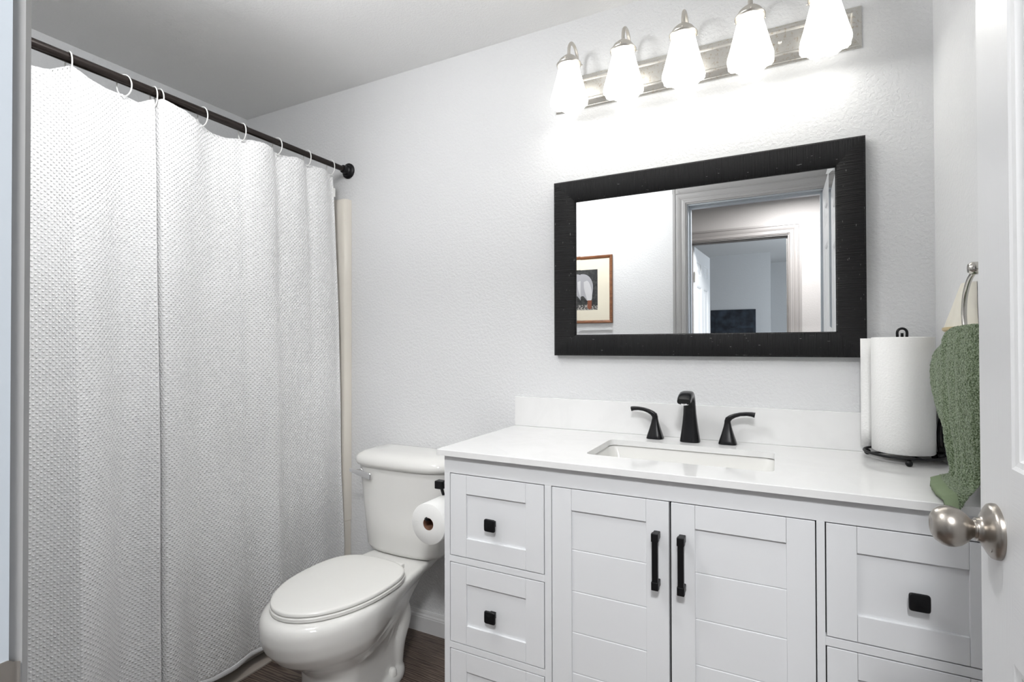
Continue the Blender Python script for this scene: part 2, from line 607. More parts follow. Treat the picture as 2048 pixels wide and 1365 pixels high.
# door casings: a moulded profile mitred round the opening
def casing(name, x0, x1, zt, yw, sgn, mat, jx0=None, jx1=None, jz=None, depth=0.116, width=0.089, mat2=None):
    """profile on the wall face yw (sgn = direction it stands out); jamb boxes behind it"""
    pf = [(0, 0), (0, 0.010), (0.006, 0.012), (0.010, 0.017), (0.022, 0.017), (0.026, 0.012), (0.034, 0.0105), (0.040, 0.0135), (0.052, 0.0165),
          (0.062, 0.0165), (0.066, 0.013), (0.070, 0.013), (0.074, 0.0175), (width, 0.0175), (width, 0)]
    bm = bmesh.new()
    rings = []
    for which in range(4):
        r = []
        for u, t in pf:
            xx = {0: x0 - u, 1: x0 - u, 2: x1 + u, 3: x1 + u}[which]
            z = 0.0 if which in (0, 3) else zt + u
            r.append((xx, yw + sgn * t, z))
        rings.append(r)
    loft(bm, rings, True, True)
    if jx0 is not None:
        ya, yb = (yw, yw - sgn * depth)
        y0, y1 = min(ya, yb), max(ya, yb)
        box(bm, jx0 - 0.015, jx0, y0, y1, 0, jz + 0.015, 1)
        box(bm, jx1, jx1 + 0.015, y0, y1, 0, jz + 0.015, 1)
        box(bm, jx0, jx1, y0, y1, jz, jz + 0.015, 1)
        st = yw - sgn * 0.040
        a, b = min(st, st - sgn * 0.034), max(st, st - sgn * 0.034)
        box(bm, jx0, jx0 + 0.011, a, b, 0, jz, 1)
        box(bm, jx1 - 0.011, jx1, a, b, 0, jz, 1)
        box(bm, jx0 + 0.011, jx1 - 0.011, a, b, jz - 0.011, jz, 1)
    return struct(obj(name, bm, [mat, mat2 or mat]))


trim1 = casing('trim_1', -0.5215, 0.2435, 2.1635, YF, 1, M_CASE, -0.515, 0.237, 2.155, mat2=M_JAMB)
casing('trim_2', -0.5215, 0.2435, 2.1635, YF - 0.116, -1, M_TRIM)
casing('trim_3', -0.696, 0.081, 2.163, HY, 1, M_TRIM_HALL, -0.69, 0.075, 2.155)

# strike plate let into the left jamb, lip wrapping the corner
bm = bmesh.new()
zc_, hh = 0.985, 0.030
ys = [-1.7045, -1.6845, -1.6815, -1.6785, -1.6765, -1.6755]
xs = [-0.5140, -0.5140, -0.5142, -0.5152, -0.5172, -0.5205]
ring_a, rings = [], []
for i, (y, x) in enumerate(zip(ys, xs)):
    k = 1 if i < 2 else 0.97 - 0.05 * (i - 1)
    rings.append([(x, y, zc_ - hh * k), (x, y, zc_ + hh * k), (x - 0.0012, y - 0.0005, zc_ + hh * k), (x - 0.0012, y - 0.0005, zc_ - hh * k)])
loft(bm, rings)
sp_ = obj('strike_plate', bm, M_NICKEL, trim1, smooth=True, angle=40)
sp_['label'] = 'polished metal strike plate'


# six-panel doors -------------------------------------------------------------
def panel_door(name, width, height, thick, mats):
    """local: hinge at origin, slab runs along +Y to width, face normals +-X, thickness 0..thick"""
    bm = bmesh.new()
    st, mull = 0.104, 0.10
    rails = [(0, 0.24), (0.875, 1.096), (1.79, 1.895), (height - 0.115, height)]
    box(bm, 0, thick, 0, st, 0, height, 0)
    box(bm, 0, thick, width - st, width, 0, height, 0)
    for a, b_ in rails:
        box(bm, 0, thick, st, width - st, a, b_, 1)
    mid = width / 2
    for (a, b_) in zip(rails, rails[1:]):
        z0, z1 = a[1], b_[0]
        box(bm, 0, thick, mid - mull / 2, mid + mull / 2, z0, z1, 0)
        for y0, y1 in ((st, mid - mull / 2), (mid + mull / 2, width - st)):
            for side in (0, 1):
                def P(ins, d):
                    x = d if side == 0 else thick - d
                    return [(x, y0 + ins, z0 + ins), (x, y1 - ins, z0 + ins), (x, y1 - ins, z1 - ins), (x, y0 + ins, z1 - ins)]
                loft(bm, [P(0, 0.0), P(0.004, 0.002), P(0.010, 0.0035), P(0.014, 0.009), P(0.020, 0.010), P(0.030, 0.010), P(0.052, 0.0045), P(0.056, 0.0035)], False, True, mi=0)
    bmesh.ops.remove_doubles(bm, verts=bm.verts, dist=1e-5)
    o = obj(name, bm, mats)
    return o


d1 = struct(panel_door('door_1', 0.722, 2.135, 0.035, [M_DOOR_V, M_DOOR_H]))
d1.location = (0.236, -1.690, 0.012)


def part_local(name, bm, mats, parent, **kw):
    """geometry already in the parent's local space"""
    loc, rz = parent.location.copy(), parent.rotation_euler.copy()
    o = obj(name, bm, mats, None, **kw)
    o.parent = parent
    return o


def egg_knob(parent, y, z, x, sgn):
    bm = bmesh.new()
    lathe(bm, (x, y, z), [(0, 0.0335), (0.003, 0.0335), (0.006, 0.0325), (0.0085, 0.029), (0.010, 0.026), (0.0125, 0.022), (0.014, 0.017), (0.0175, 0.0145), (0.020, 0.014)], 'x', 48, sgn=sgn)
    # pin hole collar
    lathe(bm, (x, y - 0.016, z - 0.017), [(0.004, 0.0042), (0.0105, 0.0042), (0.0105, 0.0028), (0.008, 0.0024)], 'x', 16, sgn=sgn)
    rose = part_local('knob_rose', bm, M_NICKEL, parent, smooth=True, angle=40)
    bm = bmesh.new()
    lathe(bm, (x, y, z), [(0.017, 0.0115), (0.0215, 0.0115), (0.0225, 0.0105), (0.025, 0.0125), (0.029, 0.0175), (0.035, 0.0222), (0.042, 0.0248), (0.048, 0.0250), (0.054, 0.0232), (0.060, 0.0190), (0.0635, 0.0130), (0.0645, 0.0075), (0.0635, 0.0060), (0.0640, 0.0)], 'x', 48, sgn=sgn)
    part_local('knob', bm, M_NICKEL, rose, smooth=True, angle=50)


egg_knob(d1, -1.023 + 1.690, 1.021 - 0.012, 0.0, -1)
egg_knob(d1, -1.023 + 1.690, 1.021 - 0.012, 0.035, 1)
for z in (0.25, 1.07, 1.88):
    bm = bmesh.new()
    lathe(bm, (0.006, -0.004, z - 0.045), [(0, 0.0055), (0.09, 0.0055)], 'z', 12)
    box(bm, 0.008, 0.034, -0.0016, 0.0, z - 0.044, z + 0.044)
    part_local('hinge', bm, M_NICKEL_L, d1)

d2 = struct(panel_door('door_2', 0.74, 2.135, 0.035, [M_DOOR_V, M_DOOR_H]))
d2.location = (-0.675, -3.125, 0.012)
d2.rotation_euler = (0, 0, PI + math.radians(4))
for z in (0.25, 1.07, 1.86):
    bm = bmesh.new()
    box(bm, -0.004, 0.0, 0.001, 0.03, z - 0.044, z + 0.044)
    lathe(bm, (-0.004, -0.004, z - 0.045), [(0, 0.006), (0.09, 0.006)], 'z', 12)
    part_local('hinge', bm, M_NICKEL_L, d2)

# tiled-look strip on the floor along the tub
bm = bmesh.new()
box(bm, -1.880, -1.792, -1.683, -0.001, 0.0, 0.007)
struct(obj('trim_4', bm, M_STRIP, bevel=0.001))

# flush ceiling lamps; the bathroom one is added, out of view, to brighten the room
for i, (x, y) in enumerate(((0.15, -2.42), (-1.35, -2.42), (-1.12, -1.15))):
    t = thing('ceiling_lamp', ('round flush ceiling lamp in the hall just outside the bathroom door', 'round flush ceiling lamp at the far left end of the hall', 'added round fill lamp on the bathroom ceiling, out of view')[i], 'ceiling light', (x, y, ZC))
    bm = bmesh.new()
    lathe(bm, (x, y, ZC), [(0, 0.17), (0.03, 0.17), (0.035, 0.165)], 'z', 40, sgn=-1)
    obj('lamp_base', bm, M_NICKEL_L, t, smooth=True, angle=40)
    bm = bmesh.new()
    lathe(bm, (x, y, ZC - 0.030), [(0, 0.155), (0.006, 0.15), (0.015, 0.12), (0.019, 0.08), (0.021, 0.0)], 'z', 40, sgn=-1)
    obj('lamp_glass', bm, M_LAMPGLASS, t, smooth=True)

# ------------------------------------------------------------------ bathtub, surround
tub = thing('bathtub', 'cream alcove bathtub behind the white shower curtain', 'bathtub', (-2.2, -0.84, 0))
bm = bmesh.new()
x0, x1, y0, y1 = XL + 0.001, -1.868, YF + 0.003, -0.003
out_ = superell((x0 + x1) / 2, (y0 + y1) / 2, 0, (x1 - x0) / 2, (y1 - y0) / 2, 60, 64)
cx, cy = (x0 + x1) / 2, (y0 + y1) / 2


def tr(z, hx, hy, p):
    return superell(cx, cy, z, hx, hy, p, 64)


hx, hy = (x1 - x0) / 2, (y1 - y0) / 2
loft(bm, [tr(0.0, hx, hy, 60), tr(0.40, hx, hy, 60), tr(0.42, hx - 0.006, hy - 0.006, 40), tr(0.422, hx - 0.05, hy - 0.06, 10), tr(0.415, hx - 0.075, hy - 0.09, 6),
          tr(0.36, hx - 0.09, hy - 0.11, 5), tr(0.16, hx - 0.12, hy - 0.17, 4), tr(0.12, hx - 0.17, hy - 0.24, 3.5)])
obj('tub_shell', bm, M_SURR, tub, smooth=True, angle=50)

sur = thing('tub_surround', 'cream fibreglass tub surround with a narrow upright edge beside the curtain', 'shower surround', (-2.2, -0.03, 0.424))
bm = bmesh.new()
# side panel with rounded front flange on the back wall
fl = [(-2.555, -0.001), (-2.555, -0.020), (-1.935, -0.020), (-1.925, -0.034), (-1.915, -0.045), (-1.835, -0.045), (-1.823, -0.040), (-1.817, -0.030), (-1.815, -0.001)]
loft(bm, [[(x, y, z) for x, y in fl] for z in (0.424, 1.940)] + [[(x, y * 0.9, 1.948) for x, y in fl]])
obj('end_panel', bm, M_SURR, sur, smooth=True, angle=35)
bm = bmesh.new()
loft(bm, [[(x, YF - y, z) for x, y in fl] for z in (0.424, 1.940)] + [[(x, YF - y * 0.9, 1.948) for x, y in fl]])
obj('end_panel', bm, M_SURR, sur, smooth=True, angle=35)
bm = bmesh.new()
box(bm, XL + 0.001, XL + 0.024, YF + 0.022, -0.022, 0.424, 1.948)
obj('long_panel', bm, M_SURR, sur, bevel=0.004)
# the narrow upright part below the flange, down to the floor beside the tub
bm = bmesh.new()
box(bm, -1.866, -1.817, -0.044, -0.001, 0.008, 0.423)
obj('flange_foot', bm, M_SURR, sur, bevel=0.003)

# ------------------------------------------------------------------ shower rod, rings, curtain
RX, RZ = -1.833, 2.091
rod = thing('shower_rod', 'dark bronze tension rod carrying the white shower curtain', 'curtain rod', (RX, -0.8, RZ))
bm = bmesh.new()
lathe(bm, (RX, 0, RZ), [(0.008, 0.0125), (0.575, 0.0125)], 'y', 24, sgn=-1)
obj('thin_tube', bm, M_ROD, rod, smooth=True, angle=40)
bm = bmesh.new()
lathe(bm, (RX, 0, RZ), [(0.545, 0.0128), (0.546, 0.0155), (0.56, 0.0155), (0.575, 0.0148), (1.676, 0.0148)], 'y', 24, sgn=-1)
obj('wide_tube', bm, M_ROD, rod, smooth=True, angle=40)
for y, s in ((-0.001, -1), (YF + 0.001, 1)):
    bm = bmesh.new()
    lathe(bm, (RX, y, RZ), [(0, 0.0365), (0.006, 0.0365), (0.010, 0.033), (0.012, 0.027), (0.020, 0.025), (0.024, 0.0195), (0.040, 0.0185), (0.042, 0.013)], 'y', 36, sgn=s)
    obj('end_flange', bm, M_BLACK, rod, smooth=True, angle=35)

RINGY = [-0.116, -0.250, -0.403, -0.560, -0.7145, -0.8616, -0.8787, -0.9657, -1.1098, -1.245, -1.40, -1.56]
ring_pos = ['nearest the back wall', 'second from the back wall', 'third from the back wall', 'fourth from the back wall',
            'fifth from the back wall', 'right of the close pair above the fold', 'left of the close pair above the fold',
            'first left of the close pair', 'second left of the close pair', 'third left of the close pair',
            'second from the door wall end', 'nearest the door wall end']
bm = bmesh.new()
pts = []
for k in range(40):
    a = 2 * PI * k / 40
    pts.append((0.0235 * math.sin(a), 0.0, 0.034 * math.cos(a)))
tube(bm, pts, 0.0021, 8, closed=True)
ring0 = obj('curtain_ring', bm, M_PLAST, smooth=True)
for i, (y, s) in enumerate(zip(RINGY, ring_pos)):
    o = ring0 if i == 0 else ring0.copy()
    if i:
        C.objects.link(o)
    o.location = (RX + 0.001, y, 2.0745)
    o.rotation_euler = (0, 0, random.uniform(-0.22, 0.22) + (0.5 if i == 7 else 0.15))
    tag(o, 'white curtain ring on the dark rod, ' + s, 'curtain ring', 'white rings along the shower rod')

# curtain plan: (y, offset at top, y at bottom, offset at bottom); x = RX + offset
cp = [(-1.632, -0.010, -1.630, 0.02), (-1.60, 0.015, -1.60, 0.04), (-1.56, 0.000, -1.55, 0.00), (-1.48, 0.018, -1.47, 0.05), (-1.40, -0.004, -1.40, 0.01), (-1.32, 0.016, -1.31, 0.035),
      (-1.245, -0.030, -1.24, -0.014), (-1.20, -0.022, -1.19, -0.002), (-1.150, 0.000, -1.145, 0.034), (-1.1180, 0.014, -1.112, 0.072), (-1.1060, 0.018, -1.098, 0.080),
      (-1.07, 0.014, -1.060, 0.070), (-1.03, 0.008, -1.018, 0.046), (-0.995, 0.002, -0.985, 0.016), (-0.9657, -0.004, -0.955, 0.004), (-0.93, -0.002, -0.915, 0.010),
      (-0.900, 0.010, -0.885, 0.034), (-0.886, 0.015, -0.872, 0.044), (-0.8805, 0.012, -0.8665, 0.040), (-0.8780, 0.000, -0.8645, 0.022), (-0.8755, -0.002, -0.8620, 0.020), (-0.8735, 0.012, -0.8605, 0.044),
      (-0.868, 0.022, -0.855, 0.062), (-0.84, 0.026, -0.825, 0.060), (-0.790, 0.026, -0.775, 0.038), (-0.745, 0.012, -0.735, 0.026), (-0.7145, -0.004, -0.700, 0.034),
      (-0.68, -0.016, -0.665, 0.040), (-0.63, -0.018, -0.615, 0.042), (-0.590, -0.010, -0.575, 0.036), (-0.560, -0.003, -0.54, 0.026), (-0.52, 0.016, -0.505, 0.026), (-0.47, 0.022, -0.46, 0.036),
      (-0.435, 0.014, -0.42, 0.046), (-0.403, -0.003, -0.38, 0.034), (-0.36, 0.008, -0.335, 0.024), (-0.315, 0.018, -0.285, 0.018), (-0.275, 0.010, -0.245, 0.022), (-0.250, -0.003, -0.21, 0.030),
      (-0.21, 0.010, -0.17, 0.034), (-0.16, 0.014, -0.115, 0.030), (-0.116, -0.003, -0.075, 0.026), (-0.100, 0.000, -0.055, 0.030)]
top = catmull([(a, b_, 0) for a, b_, c_, d_ in cp], 9)
bot = catmull([(c_, d_, 0) for a, b_, c_, d_ in cp], 9)
NS = len(top)
ZT, ZB = 2.050, 0.062
NZ = 110
bm = bmesh.new()
uvl = bm.loops.layers.uv.new('UVMap')
arc = [0.0]
for a, b_ in zip(bot, bot[1:]):
    arc.append(arc[-1] + (b_ - a).length)
grid = []
for j in range(NZ + 1):
    t = j / NZ
    w = min(1, t * 1.15) ** 0.75
    row = []
    for i in range(NS):
        p = top[i].lerp(bot[i], w)
        z = ZT + (ZB - ZT) * t
        # small sag of the top edge between rings
        near = min(abs(top[i].x - ry) for ry in RINGY)
        z -= (1 - t) ** 6 * 0.012 * min(1, near / 0.05)
        z += (1 - t) ** 18 * max(0.0, top[i].y) * 0.9
        nz = noise.noise(Vector((p.x * 5, z * 1.6, 3.1))) * 0.010 * (0.3 + t) + noise.noise(Vector((p.x * 14, z * 3.2, 8.1))) * 0.0035
        x = RX + p.y + nz - 0.004
        # drape outside the tub rim
        x = max(x, -1.862 if z < 0.45 else -1.875)
        row.append(bm.verts.new((x, p.x, z)))
    grid.append(row)
for j in range(NZ):
    for i in range(NS - 1):
        f = bm.faces.new((grid[j][i], grid[j][i + 1], grid[j + 1][i + 1], grid[j + 1][i]))
        f.smooth = True
        f.material_index = 1 if (j >= NZ - 2) else 0
        for lp, (a, b_) in zip(f.loops, ((i, j), (i + 1, j), (i + 1, j + 1), (i, j + 1))):
            lp[uvl].uv = (arc[a], (ZT - ZB) * b_ / NZ)
cur = thing('shower_curtain', 'white waffle-weave shower curtain hanging in folds outside the tub', 'shower curtain', (RX, -0.85, ZB))
cl = obj('cloth', bm, [M_CLOTH, M_CLOTH], cur, smooth=True)
md = cl.modifiers.new('thick', 'SOLIDIFY')
md.thickness = 0.0014
md.offset = 0
# rolled hem along the bottom
bm = bmesh.new()
hp = [Vector((RX + p.y - 0.004 + noise.noise(Vector((p.x * 5, ZB * 1.6, 3.1))) * 0.013, p.x, ZB)) for p in bot]
hp = [Vector((max(p.x, -1.862), p.y, p.z)) for p in hp]
tube(bm, hp[::2], 0.006, 8, rfun=lambda t: (0.011, 0.0024))
obj('hem', bm, M_HEM, cur, smooth=True)
bm = bmesh.new()
box(bm, -1.836, -1.834, -0.100, -0.086, 1.945, 1.985)
cl_tag = obj('care_label', bm, M_PLAST, cur)

# ------------------------------------------------------------------ toilet
TX = -1.365
toilet = thing('toilet', 'white two-piece toilet with closed lid beside the vanity', 'toilet', (TX, -0.42, 0))


def egg(z, yf, yb, hw, n=56, sq=0.0, cxo=0.0):
    """oval with a rounder, narrower front (toward -Y)"""
    L = yb - yf
    ymax = yf + L * 0.58
    out = []
    for i in range(n):
        a = 2 * PI * i / n
        c, s = math.cos(a), math.sin(a)
        p = 2.0 if s < 0 else 2.0 + 2.2 * sq
        hy_ = (ymax - yf) if s < 0 else (yb - ymax)
        out.append((TX + cxo + hw * math.copysign(abs(c) ** (2 / p), c), ymax + hy_ * math.copysign(abs(s) ** (2 / p), s), z))
    return out


def pan(z, yf, hw, yb, hwb, ymid=-0.545):
    """plan of the pan: round front, sides drawn in towards a square back"""
    out = []
    for i in range(33):
        a = PI + PI * i / 32
        out.append((TX + hw * math.cos(a), ymid + (ymid - yf) * math.sin(a), z))
    side = []
    for i in range(1, 13):
        t = i / 12
        e = t * t * (3 - 2 * t) if t < 1 else 1
        side.append((hw + (hwb - hw) * (0.55 * t + 0.45 * e), ymid + (yb - ymid) * t))
    out += [(TX + a, b_, z) for a, b_ in side]
    out += [(TX + hwb * (1 - 2 * k / 6), yb + 0.004, z) for k in range(1, 6)]
    out += [(TX - a, b_, z) for a, b_ in side[::-1]]
    return out


bm = bmesh.new()
loft(bm, [pan(0.000, -0.645, 0.120, -0.300, 0.085), pan(0.120, -0.637, 0.114, -0.320, 0.080), pan(0.165, -0.642, 0.114, -0.320, 0.080), pan(0.195, -0.665, 0.120, -0.310, 0.085),
          pan(0.225, -0.700, 0.142, -0.290, 0.090), pan(0.260, -0.752, 0.168, -0.260, 0.095), pan(0.300, -0.785, 0.186, -0.225, 0.100), pan(0.340, -0.798, 0.193, -0.185, 0.108),
          pan(0.375, -0.798, 0.194, -0.100, 0.124), pan(0.393, -0.790, 0.190, -0.060, 0.130), pan(0.402, -0.778, 0.180, -0.060, 0.128), pan(0.405, -0.760, 0.168, -0.062, 0.122)])
# trapway bulging on both sides
for s in (-1, 1):
    pth = catmull([(TX + s * 0.030, -0.54, 0.185), (TX + s * 0.038, -0.47, 0.130), (TX + s * 0.044, -0.40, 0.165), (TX + s * 0.048, -0.345, 0.245), (TX + s * 0.048, -0.292, 0.272), (TX + s * 0.046, -0.262, 0.205), (TX + s * 0.044, -0.290, 0.120), (TX + s * 0.044, -0.300, 0.030)], 6)
    tube(bm, pth, 0.05, 16, rfun=lambda t: 0.044 + 0.008 * math.sin(PI * t))
loft(bm, [superell(TX, -0.30, 0.0, 0.065, 0.06, 3, 32), superell(TX, -0.27, 0.36, 0.080, 0.09, 3, 32)])
# foot
loft(bm, [superell(TX, -0.42, 0.0, 0.118, 0.182, 2.8, 48), superell(TX, -0.42, 0.026, 0.118, 0.182, 2.8, 48), superell(TX, -0.42, 0.040, 0.108, 0.172, 2.8, 48), superell(TX, -0.42, 0.056, 0.078, 0.14, 2.8, 48)])
bowl = obj('bowl', bm, M_PORC, toilet, smooth=True)
md = bowl.modifiers.new('fuse', 'REMESH')
md.mode = 'VOXEL'
md.voxel_size = 0.0065
md.use_smooth_shade = True
md = bowl.modifiers.new('soften', 'SMOOTH')
md.factor = 0.6
md.iterations = 8

for s in (1, -1):
    bm = bmesh.new()
    lathe(bm, (TX + s * 0.094, -0.352, 0.040), [(0, 0.0165), (0.012, 0.0160), (0.022, 0.0125), (0.026, 0.007), (0.027, 0.0)], 'z', 24)
    obj('bolt_cap', bm, M_SEAT, toilet, smooth=True, angle=60)


def seat_ring(z, grow, yb=-0.305, sq=0.45):
    return egg(z, -0.762 - grow, yb + grow, 0.181 + grow, n=64, sq=sq)


bm = bmesh.new()
R = [seat_ring(0.4065, -0.001), seat_ring(0.408, 0.002), seat_ring(0.417, 0.002), seat_ring(0.420, -0.002)]
loft(bm, R)
obj('seat', bm, M_SEAT, toilet, smooth=True, angle=50)
bm = bmesh.new()
loft(bm, [seat_ring(0.4225, -0.004), seat_ring(0.4235, 0.0), seat_ring(0.430, 0.0), seat_ring(0.4335, -0.003), seat_ring(0.4345, -0.010), seat_ring(0.4350, -0.05), seat_ring(0.4352, -0.10)])
obj('seat_lid', bm, M_SEAT, toilet, smooth=True, angle=50)
for s in (-1, 1):
    bm = bmesh.new()
    box(bm, TX + s * 0.075 - 0.022, TX + s * 0.075 + 0.022, -0.315, -0.283, 0.4055, 0.424)
    obj('seat_hinge', bm, M_SEAT, toilet, bevel=0.005, seg=3)

bm = bmesh.new()


def tank(z, hw, yf, yb, p=5):
    out = []
    for i in range(72):
        a = 2 * PI * i / 72
        c, s = math.cos(a), math.sin(a)
        pp = p if s < 0 else 12
        x = hw * math.copysign(abs(c) ** (2 / pp), c)
        y = math.copysign(abs(s) ** (2 / pp), s)
        bow = 0.018 * (1 - (x / hw) ** 2) if s < 0 else 0
        out.append((TX + x, (yf + yb) / 2 + (yb - yf) / 2 * y - bow, z))
    return out


loft(bm, [tank(0.408, 0.160, -0.185, -0.045), tank(0.412, 0.176, -0.200, -0.035), tank(0.430, 0.186, -0.208, -0.030), tank(0.55, 0.198, -0.213, -0.025), tank(0.70, 0.215, -0.218, -0.02), tank(0.757, 0.222, -0.220, -0.02)])
obj('tank', bm, M_PORC, toilet, smooth=True, angle=60)
bm = bmesh.new()
loft(bm, [tank(0.757, 0.226, -0.224, -0.014, 4.5), tank(0.760, 0.236, -0.232, -0.009, 4.5), tank(0.772, 0.240, -0.236, -0.006, 4.5), tank(0.787, 0.238, -0.234, -0.006, 4.5),
          tank(0.799, 0.230, -0.224, -0.010, 4.2), tank(0.808, 0.214, -0.206, -0.020, 4), tank(0.813, 0.185, -0.180, -0.035, 3.5), tank(0.815, 0.13, -0.145, -0.06, 3)])
obj('tank_lid', bm, M_PORC, toilet, smooth=True, angle=70)
bm = bmesh.new()
lathe(bm, (-1.548, -0.205, 0.728), [(0, 0.017), (0.018, 0.017), (0.022, 0.013), (0.030, 0.010), (0.034, 0.010)], 'y', 24, sgn=-1)
loft(bm, [[(x, -0.240 + dy, z + dz) for dy, dz in ((-0.005, -h_), (-0.005, h_), (0.005, h_), (0.005, -h_))] for x, z, h_ in ((-1.592, 0.735, 0.007), (-1.570, 0.733, 0.009), (-1.548, 0.729, 0.011), (-1.505, 0.722, 0.013), (-1.480, 0.718, 0.0135), (-1.476, 0.7175, 0.011))])
obj('flush_lever', bm, M_CHROME, toilet, bevel=0.003, seg=3)

# ------------------------------------------------------------------ vanity
VX0, VX1 = -0.920, 0.396
FYV = -0.525
van = thing('vanity', 'white shaker vanity cabinet with black hardware under the long countertop', 'vanity cabinet', (-0.26, -0.27, 0))
bm = bmesh.new()
ZT_ = 0.914
# carcass sides, back, bottom and toe kick
box(bm, VX0, VX0 + 0.018, FYV + 0.0202, -0.004, 0.0, ZT_)
box(bm, VX1 - 0.018, VX1, FYV + 0.0202, -0.004, 0.0, ZT_)
box(bm, VX0 + 0.018, VX1 - 0.018, -0.012, -0.004, 0.06, ZT_)
box(bm, VX0 + 0.018, VX1 - 0.018, FYV + 0.021, -0.012, 0.06, 0.078)
obj('carcass', bm, M_CAB, van, bevel=0.0012)
# face frame, one continuous mesh: stiles and rails
bm = bmesh.new()
F0, F1 = FYV, FYV + 0.020
stiles = [(VX0, -0.9005), (-0.5835, -0.5635), (0.0725, 0.0885), (0.3945, VX1 - 0.0005)]
box(bm, VX0, VX1 - 0.0005, F0, F1, 0.8605, ZT_)
box(bm, VX0, VX1 - 0.0005, F0, F1, 0.0, 0.078)
for a, b_ in stiles:
    box(bm, a, b_, F0, F1, 0.078, 0.8605)
for a, b_ in ((-0.9005, -0.5835), (0.0885, 0.3945)):
    for z0, z1 in ((0.5895, 0.6085), (0.3265, 0.3455)):
        box(bm, a, b_, F0, F1, z0, z1)
obj('face_frame', bm, M_CAB, van, bevel=0.0010)
bm = bmesh.new()
box(bm, VX0 + 0.02, VX1 - 0.02, F1 + 0.003, F1 + 0.007, 0.08, 0.86)
obj('gap_shadow_sheet', bm, M_GAP_SHADOW, van)  # near-black sheet that paints the shade inside the drawer and door gaps


def shaker(name, x0, x1, z0, z1, fr, grooves=(), top=None, botr=None):
    """frame of four pieces + recessed field with v-grooves"""
    bm = bmesh.new()
    yf, yb = FYV - 0.0005, FYV + 0.018
    top = top or fr
    botr = botr or fr
    box(bm, x0, x0 + fr, yf, yb, z0, z1)
    box(bm, x1 - fr, x1, yf, yb, z0, z1)
    box(bm, x0 + fr + 0.0004, x1 - fr - 0.0004, yf + 0.0003, yb, z1 - top, z1)
    box(bm, x0 + fr + 0.0004, x1 - fr - 0.0004, yf + 0.0003, yb, z0, z0 + botr)
    # recessed field
    a0, a1, c0, c1 = x0 + fr, x1 - fr, z0 + botr, z1 - top
    yr = yf + 0.0065
    zs = [c0]
    for g in sorted(grooves):
        zs += [g]
    zs += [c1]
    for k in range(len(zs) - 1):
        lo = zs[k] + (0.0 if k == 0 else 0.0017)
        hi = zs[k + 1] - (0.0 if k == len(zs) - 2 else 0.0017)
        vs = [bm.verts.new(p) for p in ((a0, yr, lo), (a1, yr, lo), (a1, yr, hi), (a0, yr, hi))]
        bm.faces.new(vs)
        if k < len(zs) - 2:
            g = zs[k + 1]
            v2 = [bm.verts.new(p) for p in ((a0, yr + 0.003, g), (a1, yr + 0.003, g), (a1, yr, g + 0.0017), (a0, yr, g + 0.0017))]
            bm.faces.new((vs[3], vs[2], v2[1], v2[0]))
            bm.faces.new((v2[0], v2[1], v2[2], v2[3]))
    box(bm, a0, a1, yr + 0.0035, yb, c0, c1)
    return obj(name, bm, M_CAB, van, bevel=0.0009)


def knob(parent, x, z):
    bm = bmesh.new()
    y = FYV + 0.0065
    box(bm, x - 0.0085, x + 0.0085, y - 0.022, y, z - 0.0085, z + 0.0085)
    r = [superell(x, 0, 0, h_, h_, 7, 32) for h_ in (0.0105, 0.0165, 0.0182, 0.0182, 0.0166, 0.004)]
    ys_ = [y - 0.016, y - 0.0195, y - 0.0215, y - 0.0245, y - 0.0268, y - 0.0290]
    loft(bm, [[(p[0], yy, z + p[1]) for p in rr] for rr, yy in zip(r, ys_)])
    return obj('knob', bm, M_BLACK, parent, smooth=True, angle=25)


for (x0, x1) in ((-0.8985, -0.5855), (0.0905, 0.3925)):
    for (z0, z1, bz) in ((0.6105, 0.8585, None), (0.3475, 0.5875, None), (0.0800, 0.3245, None)):
        dr = shaker('drawer', x0 + 0.0006, x1 - 0.0006, z0 + 0.0006, z1 - 0.0006, 0.0565)
        knob(dr, (x0 + x1) / 2 - 0.009 if x0 < -0.5 else 0.2520, (z0 + z1) / 2 - 0.009)
gr = (0.6925, 0.580, 0.4685, 0.3585, 0.2475)
for (x0, x1, hxx) in ((-0.5615, -0.2455, -0.2745), (-0.2410, 0.0705, -0.2130)):
    dd = shaker('door', x0 + 0.0005, x1 - 0.0005, 0.0806, 0.8580, 0.0565, gr, top=0.0575)
    bm = bmesh.new()
    y = FYV - 0.0005
    for zz_ in (0.7745, 0.6555):
        box(bm, hxx - 0.0080, hxx + 0.0080, y - 0.026, y, zz_ - 0.0085, zz_ + 0.0085)
        box(bm, hxx - 0.0088, hxx + 0.0088, y - 0.0345, y - 0.020, zz_ - 0.0105, zz_ + 0.0105)
    box(bm, hxx - 0.0072, hxx + 0.0072, y - 0.0335, y - 0.0210, 0.6480, 0.7820)
    obj('handle', bm, M_BLACK, dd, bevel=0.0018, seg=2)
bm = bmesh.new()

# ------------------------------------------------------------------ countertop with sink cut-out
ct = thing('countertop', 'white quartz countertop with a short backsplash over the vanity', 'countertop', (-0.27, -0.27, 0.915))
CX0, CX1, CY0, CY1, CZ0, CZ1 = -0.9365, XR - 0.001, -0.545, -0.0005, 0.915, 0.933
SX0, SX1, SY0, SY1 = -0.505, -0.011, -0.410, -0.143


def rrect(x0, x1, y0, y1, r, n=8):
    out = []
    for (cx_, cy_, a0) in ((x1 - r, y1 - r, 0), (x0 + r, y1 - r, 90), (x0 + r, y0 + r, 180), (x1 - r, y0 + r, 270)):
        for k in range(n):
            a = math.radians(a0 + 90 * k / (n - 1))
            out.append((cx_ + r * math.cos(a), cy_ + r * math.sin(a)))
    return out


